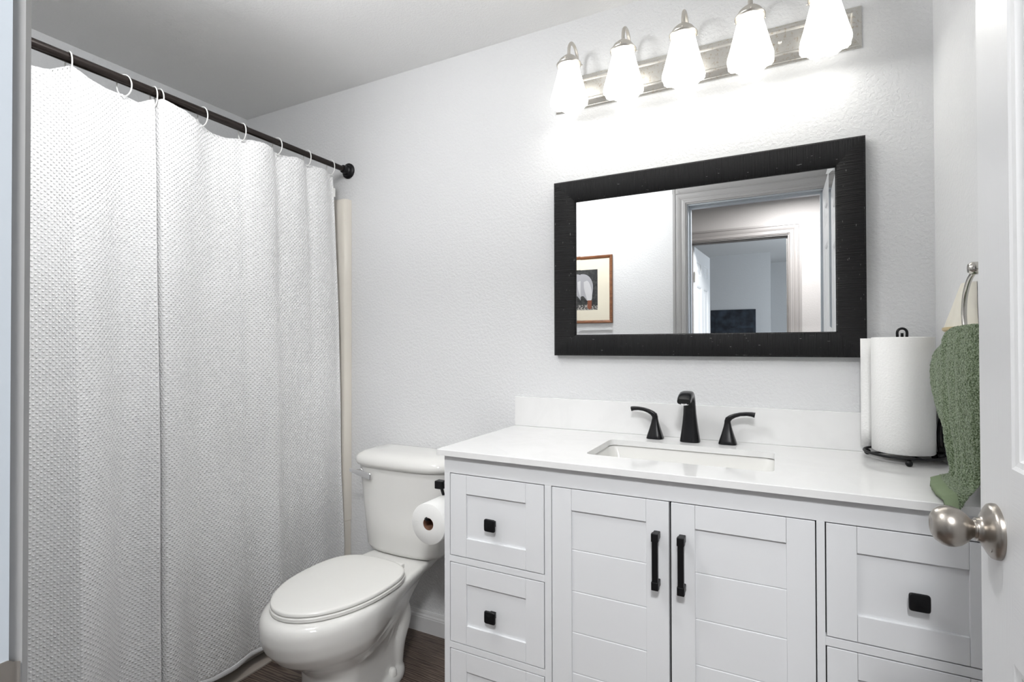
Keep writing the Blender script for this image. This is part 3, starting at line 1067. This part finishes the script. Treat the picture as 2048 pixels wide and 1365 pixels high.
inner = rrect(SX0, SX1, SY0, SY1, 0.022)
outer = rrect(CX0, CX1, CY0, CY1, 0.0025)
bm = bmesh.new()
lo_o = [(x, y, CZ0) for x, y in outer]
hi_o = [(x, y, CZ1 - 0.0012) for x, y in outer]
hi_o2 = [(x * 1.0 + (0.0012 if x < 0 else -0.0012), y + (0.0012 if y < -0.3 else -0.0012), CZ1) for x, y in outer]
hi_i = [(x, y, CZ1) for x, y in inner]
lo_i = [(x, y, CZ0) for x, y in inner]
loft(bm, [lo_o, hi_o, hi_o2, hi_i, lo_i, lo_o], False, False)
bmesh.ops.remove_doubles(bm, verts=bm.verts, dist=1e-6)
obj('slab', bm, M_QUARTZ, ct, smooth=True, angle=30)
bm = bmesh.new()
box(bm, -0.9355, XR - 0.001, -0.0125, -0.0005, CZ1 + 0.0002, 1.0478)
obj('backsplash', bm, M_QUARTZ, ct, bevel=0.0012)

sink = thing('sink_basin', 'white rectangular undermount sink below the black faucet', 'sink', (-0.258, -0.277, 0.78))
bm = bmesh.new()


def sr(ins, z, r):
    return [(x, y, z) for x, y in rrect(SX0 - 0.006 + ins, SX1 + 0.006 - ins, SY0 - 0.006 + ins, SY1 + 0.006 - ins, r)]


loft(bm, [sr(-0.02, CZ0 - 0.0015, 0.04), sr(0.0, CZ0 - 0.0015, 0.028), sr(0.003, CZ0 - 0.008, 0.03), sr(0.020, 0.830, 0.04), sr(0.032, 0.800, 0.05), sr(0.055, 0.790, 0.05), sr(0.11, 0.786, 0.02)], False, True)
o = obj('bowl', bm, M_PORC, sink, smooth=True, angle=60)
bm = bmesh.new()
lathe(bm, (-0.258, -0.27, 0.7865), [(0, 0.024), (0.002, 0.024), (0.003, 0.020), (0.0015, 0.017), (0.004, 0.013), (0.005, 0.0)], 'z', 24)
obj('drain', bm, M_BLACKF, sink, smooth=True, angle=40)

# ------------------------------------------------------------------ faucet (widespread, three pieces)
fau = thing('faucet', 'matte black widespread faucet with two lever handles behind the sink', 'faucet', (-0.2605, -0.07, CZ1))
bm = bmesh.new()
FX, FYb = -0.2605, -0.068
cen = [(FYb, CZ1), (FYb, CZ1 + 0.003), (FYb - 0.000, CZ1 + 0.03), (FYb - 0.001, CZ1 + 0.06), (FYb - 0.003, CZ1 + 0.09), (FYb - 0.006, CZ1 + 0.115), (FYb - 0.013, CZ1 + 0.136), (FYb - 0.028, CZ1 + 0.151),
       (FYb - 0.048, CZ1 + 0.1585), (FYb - 0.072, CZ1 + 0.159), (FYb - 0.096, CZ1 + 0.154), (FYb - 0.114, CZ1 + 0.147), (FYb - 0.124, CZ1 + 0.142)]
wid = [0.0315, 0.0315, 0.0275, 0.0235, 0.0205, 0.0190, 0.0188, 0.0192, 0.0200, 0.0208, 0.0213, 0.0213, 0.0200]
dep = [0.0290, 0.0290, 0.0245, 0.0205, 0.0170, 0.0150, 0.0135, 0.0125, 0.0120, 0.0115, 0.0112, 0.0112, 0.0100]
rings = []
for i, ((y, z), a, d) in enumerate(zip(cen, wid, dep)):
    j0, j1 = max(i - 1, 0), min(i + 1, len(cen) - 1)
    t = Vector((0, cen[j1][0] - cen[j0][0], cen[j1][1] - cen[j0][1])).normalized()
    if i < 2:
        t = Vector((0, 0, 1))
    nn = Vector((0, t.z, -t.y))
    rr = []
    for k in range(32):
        an = 2 * PI * k / 32
        c, s = math.cos(an), math.sin(an)
        u = a * math.copysign(abs(c) ** (2 / 3.0), c)
        v_ = d * math.copysign(abs(s) ** (2 / 3.0), s)
        rr.append(Vector((FX + u, y, z)) + nn * v_)
    rings.append(rr)
loft(bm, rings)
sp_o = obj('spout', bm, M_BLACKF, fau, smooth=True, angle=55)
bm = bmesh.new()
c0 = Vector((FX, FYb - 0.112, CZ1 + 0.136))
lathe(bm, (c0.x, c0.y, c0.z), [(0, 0.0125), (0.004, 0.012), (0.006, 0.0095)], 'z', 24, sgn=-1)
obj('aerator', bm, M_CHROME, sp_o, smooth=True, angle=40)
for hx_, sg in ((-0.3755, -1), (-0.1465, 1)):
    bm = bmesh.new()
    HYc = -0.060
    loft(bm, [[(p[0], p[1], z) for p in superell(hx_, HYc, z, h_, h_ * 0.95, 3.4, 32)] for z, h_ in ((CZ1, 0.0275), (CZ1 + 0.002, 0.0278), (CZ1 + 0.012, 0.0250), (CZ1 + 0.032, 0.0185), (CZ1 + 0.056, 0.0118), (CZ1 + 0.0665, 0.0098))])
    hb = obj('handle_base', bm, M_BLACKF, fau, smooth=True, angle=55)
    bm = bmesh.new()
    cc = [(0.0, 0.0670), (0.000, 0.0720), (0.002, 0.0790), (0.010, 0.0860), (0.022, 0.0920), (0.038, 0.0970), (0.056, 0.0990), (0.070, 0.0985), (0.080, 0.0965)]
    ww = [0.0095, 0.0095, 0.0100, 0.0100, 0.0095, 0.0100, 0.0110, 0.0120, 0.0125]
    tt = [0.0095, 0.0095, 0.0095, 0.0078, 0.0066, 0.0060, 0.0062, 0.0070, 0.0082]
    rings = []
    for i in range(len(cc)):
        j0, j1 = max(i - 1, 0), min(i + 1, len(cc) - 1)
        t = Vector((sg * (cc[j1][0] - cc[j0][0]), 0, cc[j1][1] - cc[j0][1])).normalized()
        nn = Vector((-t.z, 0, t.x))
        rr = []
        for k in range(24):
            an = 2 * PI * k / 24
            c, s = math.cos(an), math.sin(an)
            rr.append(Vector((hx_ + sg * cc[i][0], HYc, CZ1 + cc[i][1])) + Vector((0, 1, 0)) * ww[i] * math.copysign(abs(c) ** 0.6, c) + nn * tt[i] * math.copysign(abs(s) ** 0.6, s))
        rings.append(rr)
    loft(bm, rings)
    obj('lever', bm, M_BLACKF, hb, smooth=True, angle=50)

# ------------------------------------------------------------------ wall mirror
MX0, MX1, MZ0, MZ1 = -0.758, 0.232, 1.2125, 1.8685
IX0, IX1, IZ0, IZ1 = -0.674, 0.156, 1.290, 1.7885
mir = thing('wall_mirror', 'wide wall mirror in a thick black frame, hanging over the sink', 'mirror', ((MX0 + MX1) / 2, -0.001, MZ0))
bm = bmesh.new()
pf = [(0, -0.001), (0, -0.028), (0.006, -0.033), (0.03, -0.034), (0.070, -0.028), (0.080, -0.024), (0.082, -0.021), (0.084, -0.019), (0.084, -0.001)]
sides = [((MX0, MZ0), (MX1, MZ0), (0, 1)), ((MX1, MZ0), (MX1, MZ1), (-1, 0)), ((MX1, MZ1), (MX0, MZ1), (0, -1)), ((MX0, MZ1), (MX0, MZ0), (1, 0))]
fx, fz = (IX0 - MX0) / 0.084, (IZ0 - MZ0) / 0.084


def corner(k, u):
    cx_ = (MX0 + u * fx, MX1 - u * (MX1 - IX1) / 0.084)
    cz_ = (MZ0 + u * fz, MZ1 - u * (MZ1 - IZ1) / 0.084)
    return ((cx_[0], cz_[0]), (cx_[1], cz_[0]), (cx_[1], cz_[1]), (cx_[0], cz_[1]))[k]


for k in range(4):
    rings = []
    for c_ in (k, (k + 1) % 4):
        rings.append([(corner(c_, u)[0], y, corner(c_, u)[1]) for u, y in pf])
    loft(bm, rings, True, True, mi=0 if k % 2 == 0 else 1)
obj('mirror_frame', bm, [M_FRAME['h'], M_FRAME['v']], mir, smooth=True, angle=18)
bm = bmesh.new()
BW, BD = 0.0165, 0.0165 * math.tan(math.radians(0.75))
oq = [(IX0 - .001, IZ0 - .001), (IX1 + .001, IZ0 - .001), (IX1 + .001, IZ1 + .001), (IX0 - .001, IZ1 + .001)]
iq = [(IX0 + BW, IZ0 + BW), (IX1 - BW, IZ0 + BW), (IX1 - BW, IZ1 - BW), (IX0 + BW, IZ1 - BW)]
YM = -0.0145
ov = [bm.verts.new((x, YM - BD, z)) for x, z in oq]
iv = [bm.verts.new((x, YM, z)) for x, z in iq]
bv = [bm.verts.new((x, -0.008, z)) for x, z in oq]
bm.faces.new(iv)
for k in range(4):
    j = (k + 1) % 4
    bm.faces.new((ov[k], ov[j], iv[j], iv[k]))
    bm.faces.new((ov[k], ov[j], bv[j], bv[k]))
bm.faces.new(bv)
obj('mirror_glass', bm, M_MIRROR, mir)

# ------------------------------------------------------------------ vanity light
vl = thing('vanity_light', 'five-lamp brushed nickel bath light bar above the mirror', 'wall light', (-0.265, -0.001, 2.14))
bm = bmesh.new()
PX0, PX1, PZ0, PZ1 = -0.757, 0.228, 2.1425, 2.267


def pr_(ins, y):
    return [(PX0 + ins, y, PZ0 + ins), (PX1 - ins, y, PZ0 + ins), (PX1 - ins, y, PZ1 - ins), (PX0 + ins, y, PZ1 - ins)]


loft(bm, [pr_(0, -0.001), pr_(0, -0.006), pr_(0.004, -0.010), pr_(0.006, -0.010), pr_(0.020, -0.024), pr_(0.023, -0.026), pr_(0.026, -0.026), pr_(0.029, -0.022), pr_(0.031, -0.021)])
for x in (0.0105, -0.542):
    lathe(bm, (x, -0.020, 2.207), [(0, 0.006), (0.004, 0.006), (0.006, 0.003), (0.0065, 0)], 'y', 16, sgn=-1)
obj('backplate', bm, M_PLATE, vl)
for i, x in enumerate(LAMPX):
    bm = bmesh.new()
    cy_, r_ = -0.084, 0.046
    pth = [(x, -0.020, 2.208), (x, -0.030, 2.210), (x, -0.037, 2.220), (x, -0.038, 2.240), (x, -0.038, 2.270)]
    pth += [(x, cy_ + r_ * math.cos(a), 2.295 + 0.050 * math.sin(a)) for a in [PI * k / 12 for k in range(13)]]
    pth += [(x, -0.130, 2.285)]
    tube(bm, pth, 0.0058, 12)
    lathe(bm, (x, -0.022, 2.208), [(0, 0.017), (0.004, 0.016), (0.007, 0.009)], 'y', 24, sgn=-1)
    arm = obj('arm', bm, M_NICKEL_L, vl, smooth=True, angle=50)
    bm = bmesh.new()
    lathe(bm, (x, LAMPY, 2.244), [(0.0, 0.0400), (0.003, 0.0435), (0.006, 0.0440), (0.009, 0.0410), (0.014, 0.0375), (0.023, 0.0320), (0.032, 0.0220), (0.038, 0.0130), (0.042, 0.0080)], 'z', 36, cap0=False)
    for a in (0.6, 2.7, 4.8):
        dx, dy = math.cos(a), math.sin(a)
        tube(bm, [(x + 0.036 * dx, LAMPY + 0.036 * dy, 2.252), (x + 0.050 * dx, LAMPY + 0.050 * dy, 2.252)], 0.0026, 8)
    obj('shade_holder', bm, M_NICKEL_L, arm, smooth=True, angle=50)
    bm = bmesh.new()
    rings = []
    prof = [(2.258, 0.0335, 0), (2.250, 0.0345, 0), (2.235, 0.0370, 0.2), (2.210, 0.0430, 0.5), (2.180, 0.0505, 0.8), (2.150, 0.0580, 1.0), (2.128, 0.0645, 1.0), (2.116, 0.0665, 1.0), (2.104, 0.0650, 1.0)]
    NP = 96
    for z, r, w in prof:
        rr = []
        for k in range(NP):
            a = 2 * PI * k / NP
            fl_ = abs(math.sin(4 * a)) ** 0.6
            rib = 0.5 + 0.5 * math.cos(24 * a)
            rad = r * (1 - 0.045 * w * (1 - fl_)) + 0.0012 * rib * w
            zz_ = z + ((0.005 * (1 - fl_) + 0.0015 * (1 - rib)) * w if z < 2.11 else 0)
            rr.append((x + rad * math.cos(a), LAMPY + rad * math.sin(a), zz_))
        rings.append(rr)
    rin = [[(x + (p[0] - x) * 0.955, LAMPY + (p[1] - LAMPY) * 0.955, p[2]) for p in r] for r in rings[::-1]]
    loft(bm, rings + rin, False, False)
    obj('glass_shade', bm, M_SHADE, arm, smooth=True, angle=60)
    bm = bmesh.new()
    lathe(bm, (x, LAMPY, 2.150), [(0, 0.0), (0.004, 0.012), (0.014, 0.022), (0.028, 0.025), (0.045, 0.019), (0.060, 0.013), (0.085, 0.012)], 'z', 20)
    bulb = obj('bulb', bm, M_SHADE, arm, smooth=True)
    lamp('bulb_light', 'POINT', (x, LAMPY, 2.128), BULB_W, (1.0, 0.985, 0.96), 0.024)

# ------------------------------------------------------------------ paper towel roll and holder
PX, PY = 0.303, -0.100
ph = thing('paper_towel_holder', 'black wire paper towel holder with ball feet on the countertop', 'paper towel holder', (PX, PY, CZ1))
bm = bmesh.new()
tube(bm, [(PX + 0.089 * math.cos(2 * PI * k / 64), PY + 0.089 * math.sin(2 * PI * k / 64), CZ1 + 0.0200) for k in range(64)], 0.0036, 10, closed=True)
for a in (0.35, 0.35 + PI / 2):
    dx, dy = 0.089 * math.cos(a), 0.089 * math.sin(a)
    tube(bm, [(PX - dx, PY - dy, CZ1 + 0.0195), (PX + dx, PY + dy, CZ1 + 0.0195)], 0.003, 8, flat=0.8)
obj('base_ring', bm, M_BLACK, ph, smooth=True)
for a in (math.radians(-92), math.radians(28), math.radians(148)):
    bm = bmesh.new()
    bmesh.ops.create_uvsphere(bm, u_segments=20, v_segments=14, radius=0.0085, matrix=Matrix.Translation((PX + 0.089 * math.cos(a), PY + 0.089 * math.sin(a), CZ1 + 0.0085)))
    obj('ball_foot', bm, M_BLACK, ph, smooth=True)
bm = bmesh.new()
tube(bm, [(PX, PY, CZ1 + 0.02), (PX, PY, 1.282)], 0.0035, 10)
lp = [(PX - 0.0105, PY, 1.268), (PX - 0.0110, PY, 1.282)] + [(PX - 0.0110 * math.cos(a), PY, 1.283 + 0.0115 * math.sin(a)) for a in [PI * k / 10 for k in range(1, 10)]] + [(PX + 0.0110, PY, 1.282), (PX + 0.0105, PY, 1.268)]
tube(bm, lp, 0.0034, 10)
box(bm, PX - 0.0125, PX + 0.0125, PY - 0.003, PY + 0.003, 1.264, 1.269)
obj('centre_rod', bm, M_BLACK, ph, smooth=True, angle=40)
bm = bmesh.new()
AX = PX + 0.083
arm_o = catmull([(AX - 0.004, PY - 0.03, CZ1 + 0.024), (AX + 0.004, PY - 0.012, 0.975), (AX + 0.005, PY + 0.002, 1.02), (AX + 0.006, PY + 0.006, 1.070), (AX + 0.002, PY + 0.01, 1.098), (AX - 0.009, PY + 0.014, 1.122)], 6)
tube(bm, arm_o, 0.0033, 8)
arm_i = catmull([(AX - 0.008, PY - 0.03, CZ1 + 0.024), (AX - 0.007, PY - 0.016, 0.965), (AX - 0.008, PY - 0.004, 1.005), (AX - 0.002, PY + 0.004, 1.045), (AX + 0.003, PY + 0.008, 1.075)], 6)
tube(bm, arm_i, 0.0033, 8)
bmesh.ops.create_uvsphere(bm, u_segments=16, v_segments=10, radius=0.0075, matrix=Matrix.Translation((AX - 0.004, PY - 0.022, 0.972)))
bmesh.ops.create_uvsphere(bm, u_segments=16, v_segments=10, radius=0.0075, matrix=Matrix.Translation((AX - 0.006, PY - 0.03, CZ1 + 0.022)))
obj('tension_arm', bm, M_BLACK, ph, smooth=True)

pt = thing('paper_towel_roll', 'roll of embossed white paper towels standing on the black holder', 'paper towels', (PX, PY, 0.957))
bm = bmesh.new()
RR = 0.0715
lathe(bm, (PX, PY, 0.9575), [(0.300, 0.021), (0.313, 0.021), (0.313, RR - 0.002), (0.311, RR), (0.002, RR), (0.0, RR - 0.002), (0.0, 0.021), (0.300, 0.021)], 'z', 72, cap0=False, cap1=False)
for vv_ in bm.verts:
    a = math.atan2(vv_.co.y - PY, vv_.co.x - PX)
    r = math.hypot(vv_.co.x - PX, vv_.co.y - PY)
    if r > 0.05:
        k = 1 + 0.012 * math.sin(3 * a + 1) + 0.006 * math.sin(7 * a)
        vv_.co.x = PX + (vv_.co.x - PX) * k
        vv_.co.y = PY + (vv_.co.y - PY) * k
obj('roll', bm, M_PAPER, pt, smooth=True, angle=50)
bm = bmesh.new()
lathe(bm, (PX, PY, 0.9585), [(0, 0.0208), (0.311, 0.0208), (0.311, 0.0195), (0, 0.0195)], 'z', 32, cap0=False, cap1=False)
obj('core', bm, M_PAPER_TUBE, pt, smooth=True, angle=40)
# loose sheet leaving the back of the roll toward the left
bm = bmesh.new()
pl = [(PX - 0.0735 * math.cos(a), PY - 0.0735 * math.sin(a)) for a in [math.radians(d) for d in (-118, -105, -95)]]
ex, ey = pl[-1]
pl += [(ex - 0.025, ey - 0.001), (ex - 0.050, ey - 0.0035), (ex - 0.075, ey - 0.006), (ex - 0.095, ey - 0.007)]
pl = [Vector((a, b_, 0)) for a, b_ in pl]
rings = []
for p in pl:
    rings.append([(p.x, p.y, 0.9565 + 0.312 * k / 6) for k in range(7)])
loft(bm, rings, False, False, closed=False)
o = obj('loose_sheet', bm, M_PAPER, pt, smooth=True)
md = o.modifiers.new('thick', 'SOLIDIFY')
md.thickness = 0.0012

# ------------------------------------------------------------------ towel ring and green towel
TRX, TRY, TRZ, TRR = 0.360, -0.488, 1.318, 0.082
trg = thing('towel_ring', 'brushed nickel towel ring on the right wall holding a green towel', 'towel ring', (XR, TRY, TRZ + 0.08))
bm = bmesh.new()
tube(bm, [(TRX, TRY + TRR * math.sin(2 * PI * k / 64), TRZ + TRR * math.cos(2 * PI * k / 64)) for k in range(64)], 0.0050, 12, closed=True)
obj('ring', bm, M_RING, trg, smooth=True)
bm = bmesh.new()
lathe(bm, (XR - 0.001, TRY, TRZ + TRR + 0.006), [(0, 0.026), (0.006, 0.026), (0.010, 0.020), (0.018, 0.010), (0.028, 0.009), (0.034, 0.013), (0.045, 0.013), (0.050, 0.009), (0.051, 0)], 'x', 32, sgn=-1)
obj('wall_post', bm, M_RING, trg, smooth=True, angle=45)

tw = thing('hand_towel', 'green terry hand towel hanging from the ring onto the countertop corner', 'towel', (0.345, -0.42, CZ1))
# each row: centre point, half-width vector, half-thickness vector
rows = []


def trow(c, w, t, fold, ph_=0.0):
    rows.append((Vector(c), Vector(w), Vector(t), fold, ph_))


trow((0.356, -0.460, 1.2900), (0.004, 0.080, 0.0), (0.010, 0, 0), 0.002)
trow((0.355, -0.455, 1.2885), (0.004, 0.100, -0.002), (0.018, 0, 0), 0.003)
trow((0.354, -0.440, 1.2780), (0.002, 0.118, -0.008), (0.024, 0, 0), 0.005)
trow((0.353, -0.420, 1.2450), (0, 0.138, -0.010), (0.026, 0, 0), 0.007)
trow((0.353, -0.400, 1.2000), (0, 0.160, 0), (0.027, 0, 0), 0.008)
trow((0.353, -0.400, 1.1500), (0, 0.148, 0), (0.026, 0, 0), 0.008)
trow((0.353, -0.412, 1.1000), (0, 0.130, 0), (0.025, 0, 0), 0.009)
trow((0.354, -0.425, 1.0500), (0, 0.110, 0), (0.022, 0, 0), 0.009)
trow((0.355, -0.435, 1.0100), (0, 0.094, 0), (0.019, 0, 0), 0.010)
trow((0.355, -0.440, 0.9850), (0.004, 0.088, 0), (0.018, 0, 0.004), 0.010)
trow((0.350, -0.442, 0.9680), (0.006, 0.092, 0), (0.014, 0, 0.008), 0.009)
trow((0.342, -0.445, 0.9570), (0.008, 0.100, -0.001), (0.008, 0, 0.010), 0.006)
trow((0.328, -0.452, 0.9500), (0.010, 0.114, -0.002), (0.003, 0, 0.010), 0.004)
trow((0.315, -0.460, 0.9460), (0.011, 0.128, -0.003), (0.001, 0, 0.008), 0.003)
trow((0.304, -0.464, 0.9430), (0.012, 0.134, -0.004), (0.000, 0, 0.0050), 0.002)
dense = []
for k in range(len(rows) - 1):
    A, B = rows[k], rows[k + 1]
    for s in range(5):
        t = s / 5
        dense.append((A[0].lerp(B[0], t), A[1].lerp(B[1], t), A[2].lerp(B[2], t), A[3] * (1 - t) + B[3] * t))
dense.append(rows[-1][:4])
NT = 120
rings = []
for ri, (c, w, t, fd) in enumerate(dense):
    rr = []
    for k in range(NT):
        a = 2 * PI * k / NT
        u = math.copysign(abs(math.cos(a)) ** 0.85, math.cos(a))
        v_ = math.copysign(abs(math.sin(a)) ** 0.8, math.sin(a))
        yy = c.y + w.y * u
        tn = t.normalized()
        wob = fd * (math.sin(yy * 62 + 1.0 + ri * 0.015) + 0.5 * math.sin(yy * 128 + ri * 0.03)) * (1 if v_ < 0 else 0.6)
        # deep crease toward the middle of the face
        cre = -0.010 * math.exp(-((yy + 0.392 + 0.0005 * ri) / 0.010) ** 2) * (1 if fd > 0.004 else 0.2)
        p = c + w * u + t * v_ * 1.0 + tn * (wob * 0.6) * (-1)
        if v_ > 0 or True:
            p += Vector((noise.noise(Vector((yy * 20, p.z * 16, 2))) * 0.004, 0, 0))
        if v_ < 0:
            p -= tn * cre
        if ri > len(dense) - 26:
            p.x -= 0.014 * (1 - u * u) * (ri - len(dense) + 26) / 26
        p.x = min(p.x, XR - 0.003)
        if p.z < CZ1 + 0.0015 and p.y > -0.547:
            p.z = CZ1 + 0.0015
        if p.y < -0.552 and ri > len(dense) - 30:
            p.z -= (-(p.y + 0.552)) * 0.9
        rr.append(p)
    rings.append(rr)
bm = bmesh.new()
loft(bm, rings[:-7], True, False)
o = obj('terry_body', bm, M_TERRY, tw, smooth=True)
tx = bpy.data.textures.new('terry_noise', 'CLOUDS')
tx.noise_scale = 0.006
md = o.modifiers.new('sub', 'SUBSURF')
md.levels = md.render_levels = 2
md = o.modifiers.new('pile', 'DISPLACE')
md.texture = tx
md.strength = 0.0045
md.mid_level = 0.5
bm = bmesh.new()
loft(bm, rings[-8:], False, True)
o = obj('woven_hem', bm, M_TERRYB, tw, smooth=True)

# ------------------------------------------------------------------ cream wall ornament behind the towel ring
orn = thing('wall_ornament', 'small cream bell-shaped wall ornament half hidden behind the towel ring', 'wall decoration', (XR, -0.27, 1.26))
bm = bmesh.new()
# flaring shade, flattened against the wall
rings = []
for z, c, hw, d in ((1.392, -0.318, 0.032, 0.018), (1.375, -0.312, 0.038, 0.022), (1.340, -0.290, 0.060, 0.026), (1.310, -0.272, 0.082, 0.030), (1.292, -0.262, 0.096, 0.032)):
    rr = []
    for k in range(25):
        a = PI * k / 24
        rr.append((XR - 0.001 - d * math.sin(a) * (1 + 0.06 * math.cos(12 * a)), c + hw * math.cos(a), z))
    rings.append(rr)
loft(bm, rings, True, True)
obj('shade', bm, M_CREAM, orn, smooth=True, angle=40)
bm = bmesh.new()
rings = []
for z, c, hw, d in ((1.292, -0.262, 0.110, 0.036), (1.286, -0.262, 0.110, 0.036), (1.282, -0.262, 0.098, 0.032)):
    rings.append([(XR - 0.001 - d * math.sin(PI * k / 24), c + hw * math.cos(PI * k / 24), z) for k in range(25)])
loft(bm, rings, True, True)
loft(bm, [[(XR - 0.001 - d * math.sin(PI * k / 12), -0.185 + hw * math.cos(PI * k / 12), z) for k in range(13)] for z, hw, d in ((1.282, 0.012, 0.010), (1.270, 0.014, 0.012), (1.262, 0.008, 0.008))])
obj('rim', bm, M_CREAM2, orn, smooth=True, angle=40)

# ------------------------------------------------------------------ toilet paper on the vanity's side
th = thing('toilet_paper_holder', 'black toilet paper holder fixed to the left side of the vanity', 'toilet paper holder', (VX0, -0.392, 0.785))
RXc, RZc = -1.0005, 0.679
bm = bmesh.new()
box(bm, VX0 - 0.008, VX0 - 0.0005, -0.415, -0.370, 0.762, 0.808)
box(bm, -1.036, VX0 - 0.008, -0.4015, -0.3835, 0.768, 0.786)
box(bm, -1.044, -1.012, -0.406, -0.379, 0.7635, 0.7905)
obj('mount_post', bm, M_BLACK, th, bevel=0.003, seg=3)
bm = bmesh.new()
pth = catmull([(-1.026, -0.3925, 0.772), (-1.018, -0.388, 0.74), (-1.0005, -0.386, 0.70), (RXc, -0.394, RZc + 0.0125)], 6) + [Vector((RXc, -0.42, RZc + 0.0138)), Vector((RXc, -0.497, RZc + 0.0138)), Vector((RXc - 0.002, -0.505, RZc + 0.0150)), Vector((RXc - 0.003, -0.508, RZc + 0.021))]
tube(bm, pth, 0.005, 10)
obj('roll_bar', bm, M_BLACK, th, smooth=True, angle=60)
tp = thing('toilet_paper_roll', 'white toilet paper roll hanging beside the toilet tank', 'toilet paper', (RXc, -0.45, RZc - 0.066))
bm = bmesh.new()
TR_ = 0.0655
lathe(bm, (RXc, -0.398, RZc), [(0.0, 0.0200), (0.0, TR_ - 0.0015), (0.0015, TR_), (0.1005, TR_), (0.102, TR_ - 0.0015), (0.102, 0.0200), (0.0, 0.0200)], 'y', 64, cap0=False, cap1=False, sgn=-1)
obj('roll', bm, M_TISSUE, tp, smooth=True, angle=50)
bm = bmesh.new()
lathe(bm, (RXc, -0.3985, RZc), [(0.0, 0.0198), (0.101, 0.0198), (0.101, 0.0188), (0.0, 0.0188)], 'y', 40, cap0=False, cap1=False, sgn=-1)
obj('core', bm, M_PAPER_TUBE, tp, smooth=True, angle=40)

# ------------------------------------------------------------------ things seen in the mirror
yp = YF + 0.001
pic = thing('framed_picture', 'chestnut framed print of a white bird on the door wall, seen in the mirror', 'framed picture', (-1.235, YF, 1.406))
A0, A1, B0, B1 = -1.453, -1.017, 1.406, 1.880
bm = bmesh.new()
pf2 = [(0, 0.0), (0, 0.014), (0.004, 0.018), (0.012, 0.016), (0.018, 0.012), (0.021, 0.010), (0.021, 0.0)]
for k in range(4):
    rings = []
    for c_ in (k, (k + 1) % 4):
        rings.append([(((A0 + u), (A1 - u), (A1 - u), (A0 + u))[c_], yp + t, ((B0 + u), (B0 + u), (B1 - u), (B1 - u))[c_]) for u, t in pf2])
    loft(bm, rings, True, True)
obj('picture_frame', bm, M_WOODF, pic)
bm = bmesh.new()
box(bm, A0 + 0.019, A1 - 0.019, yp, yp + 0.007, B0 + 0.019, B1 - 0.019)
obj('mat_board', bm, M_MAT, pic)
bm = bmesh.new()
P0, P1, Q0, Q1 = -1.347, -1.1235, 1.5005, 1.7845
box(bm, P0, P1, yp + 0.007, yp + 0.0076, Q0, Q1)
prt = obj('print', bm, M_PRINT, pic)


def flat(name, pts, mat, y, parent):
    bm = bmesh.new()
    loft(bm, [[(x, yy, z) for x, z in pts] for yy in (y, y + 0.0003)])
    return obj(name, bm, mat, parent)


def blob(pts, n=6):
    q = catmull([(a, b_, 0) for a, b_ in pts + [pts[0]]], n)
    return [(p.x, p.y) for p in q[:-1]]


flat('pebble_ground', [(P0, Q0), (P1, Q0), (P1, Q0 + 0.028), (P1 - 0.05, Q0 + 0.040), (P0 + 0.08, Q0 + 0.034), (P0, Q0 + 0.045)], M_PEBBLE, yp + 0.0077, prt)
flat('bird_body', blob([(-1.335, 1.60), (-1.325, 1.70), (-1.28, 1.748), (-1.225, 1.755), (-1.185, 1.735), (-1.160, 1.69), (-1.158, 1.64), (-1.165, 1.60), (-1.18, 1.572), (-1.20, 1.566), (-1.215, 1.585), (-1.235, 1.60), (-1.28, 1.585)]), M_BIRDS, yp + 0.0081, prt)
flat('bird_neck', blob([(-1.225, 1.70), (-1.195, 1.705), (-1.172, 1.66), (-1.164, 1.61), (-1.166, 1.575), (-1.180, 1.562), (-1.196, 1.566), (-1.208, 1.60), (-1.222, 1.65)]), M_BIRD, yp + 0.0085, prt)
flat('bird_beak', [(-1.196, 1.568), (-1.166, 1.568), (-1.168, 1.512), (-1.178, 1.504), (-1.190, 1.506), (-1.199, 1.52)], M_BEAK, yp + 0.0089, prt)

cv_ = thing('canvas_print', 'dark navy canvas print on the far room wall, seen in the mirror', 'canvas print', (-0.55, FY, 1.2))
bm = bmesh.new()
box(bm, -0.835, -0.268, FY + 0.001, FY + 0.03, 1.22, 1.735)
obj('canvas', bm, M_CANVAS, cv_, bevel=0.003)

# the rug-free far room keeps an empty floor; nothing more is visible there
for ob in bpy.data.objects:
    if ob.type == 'LIGHT':
        ob.data.use_shadow = True
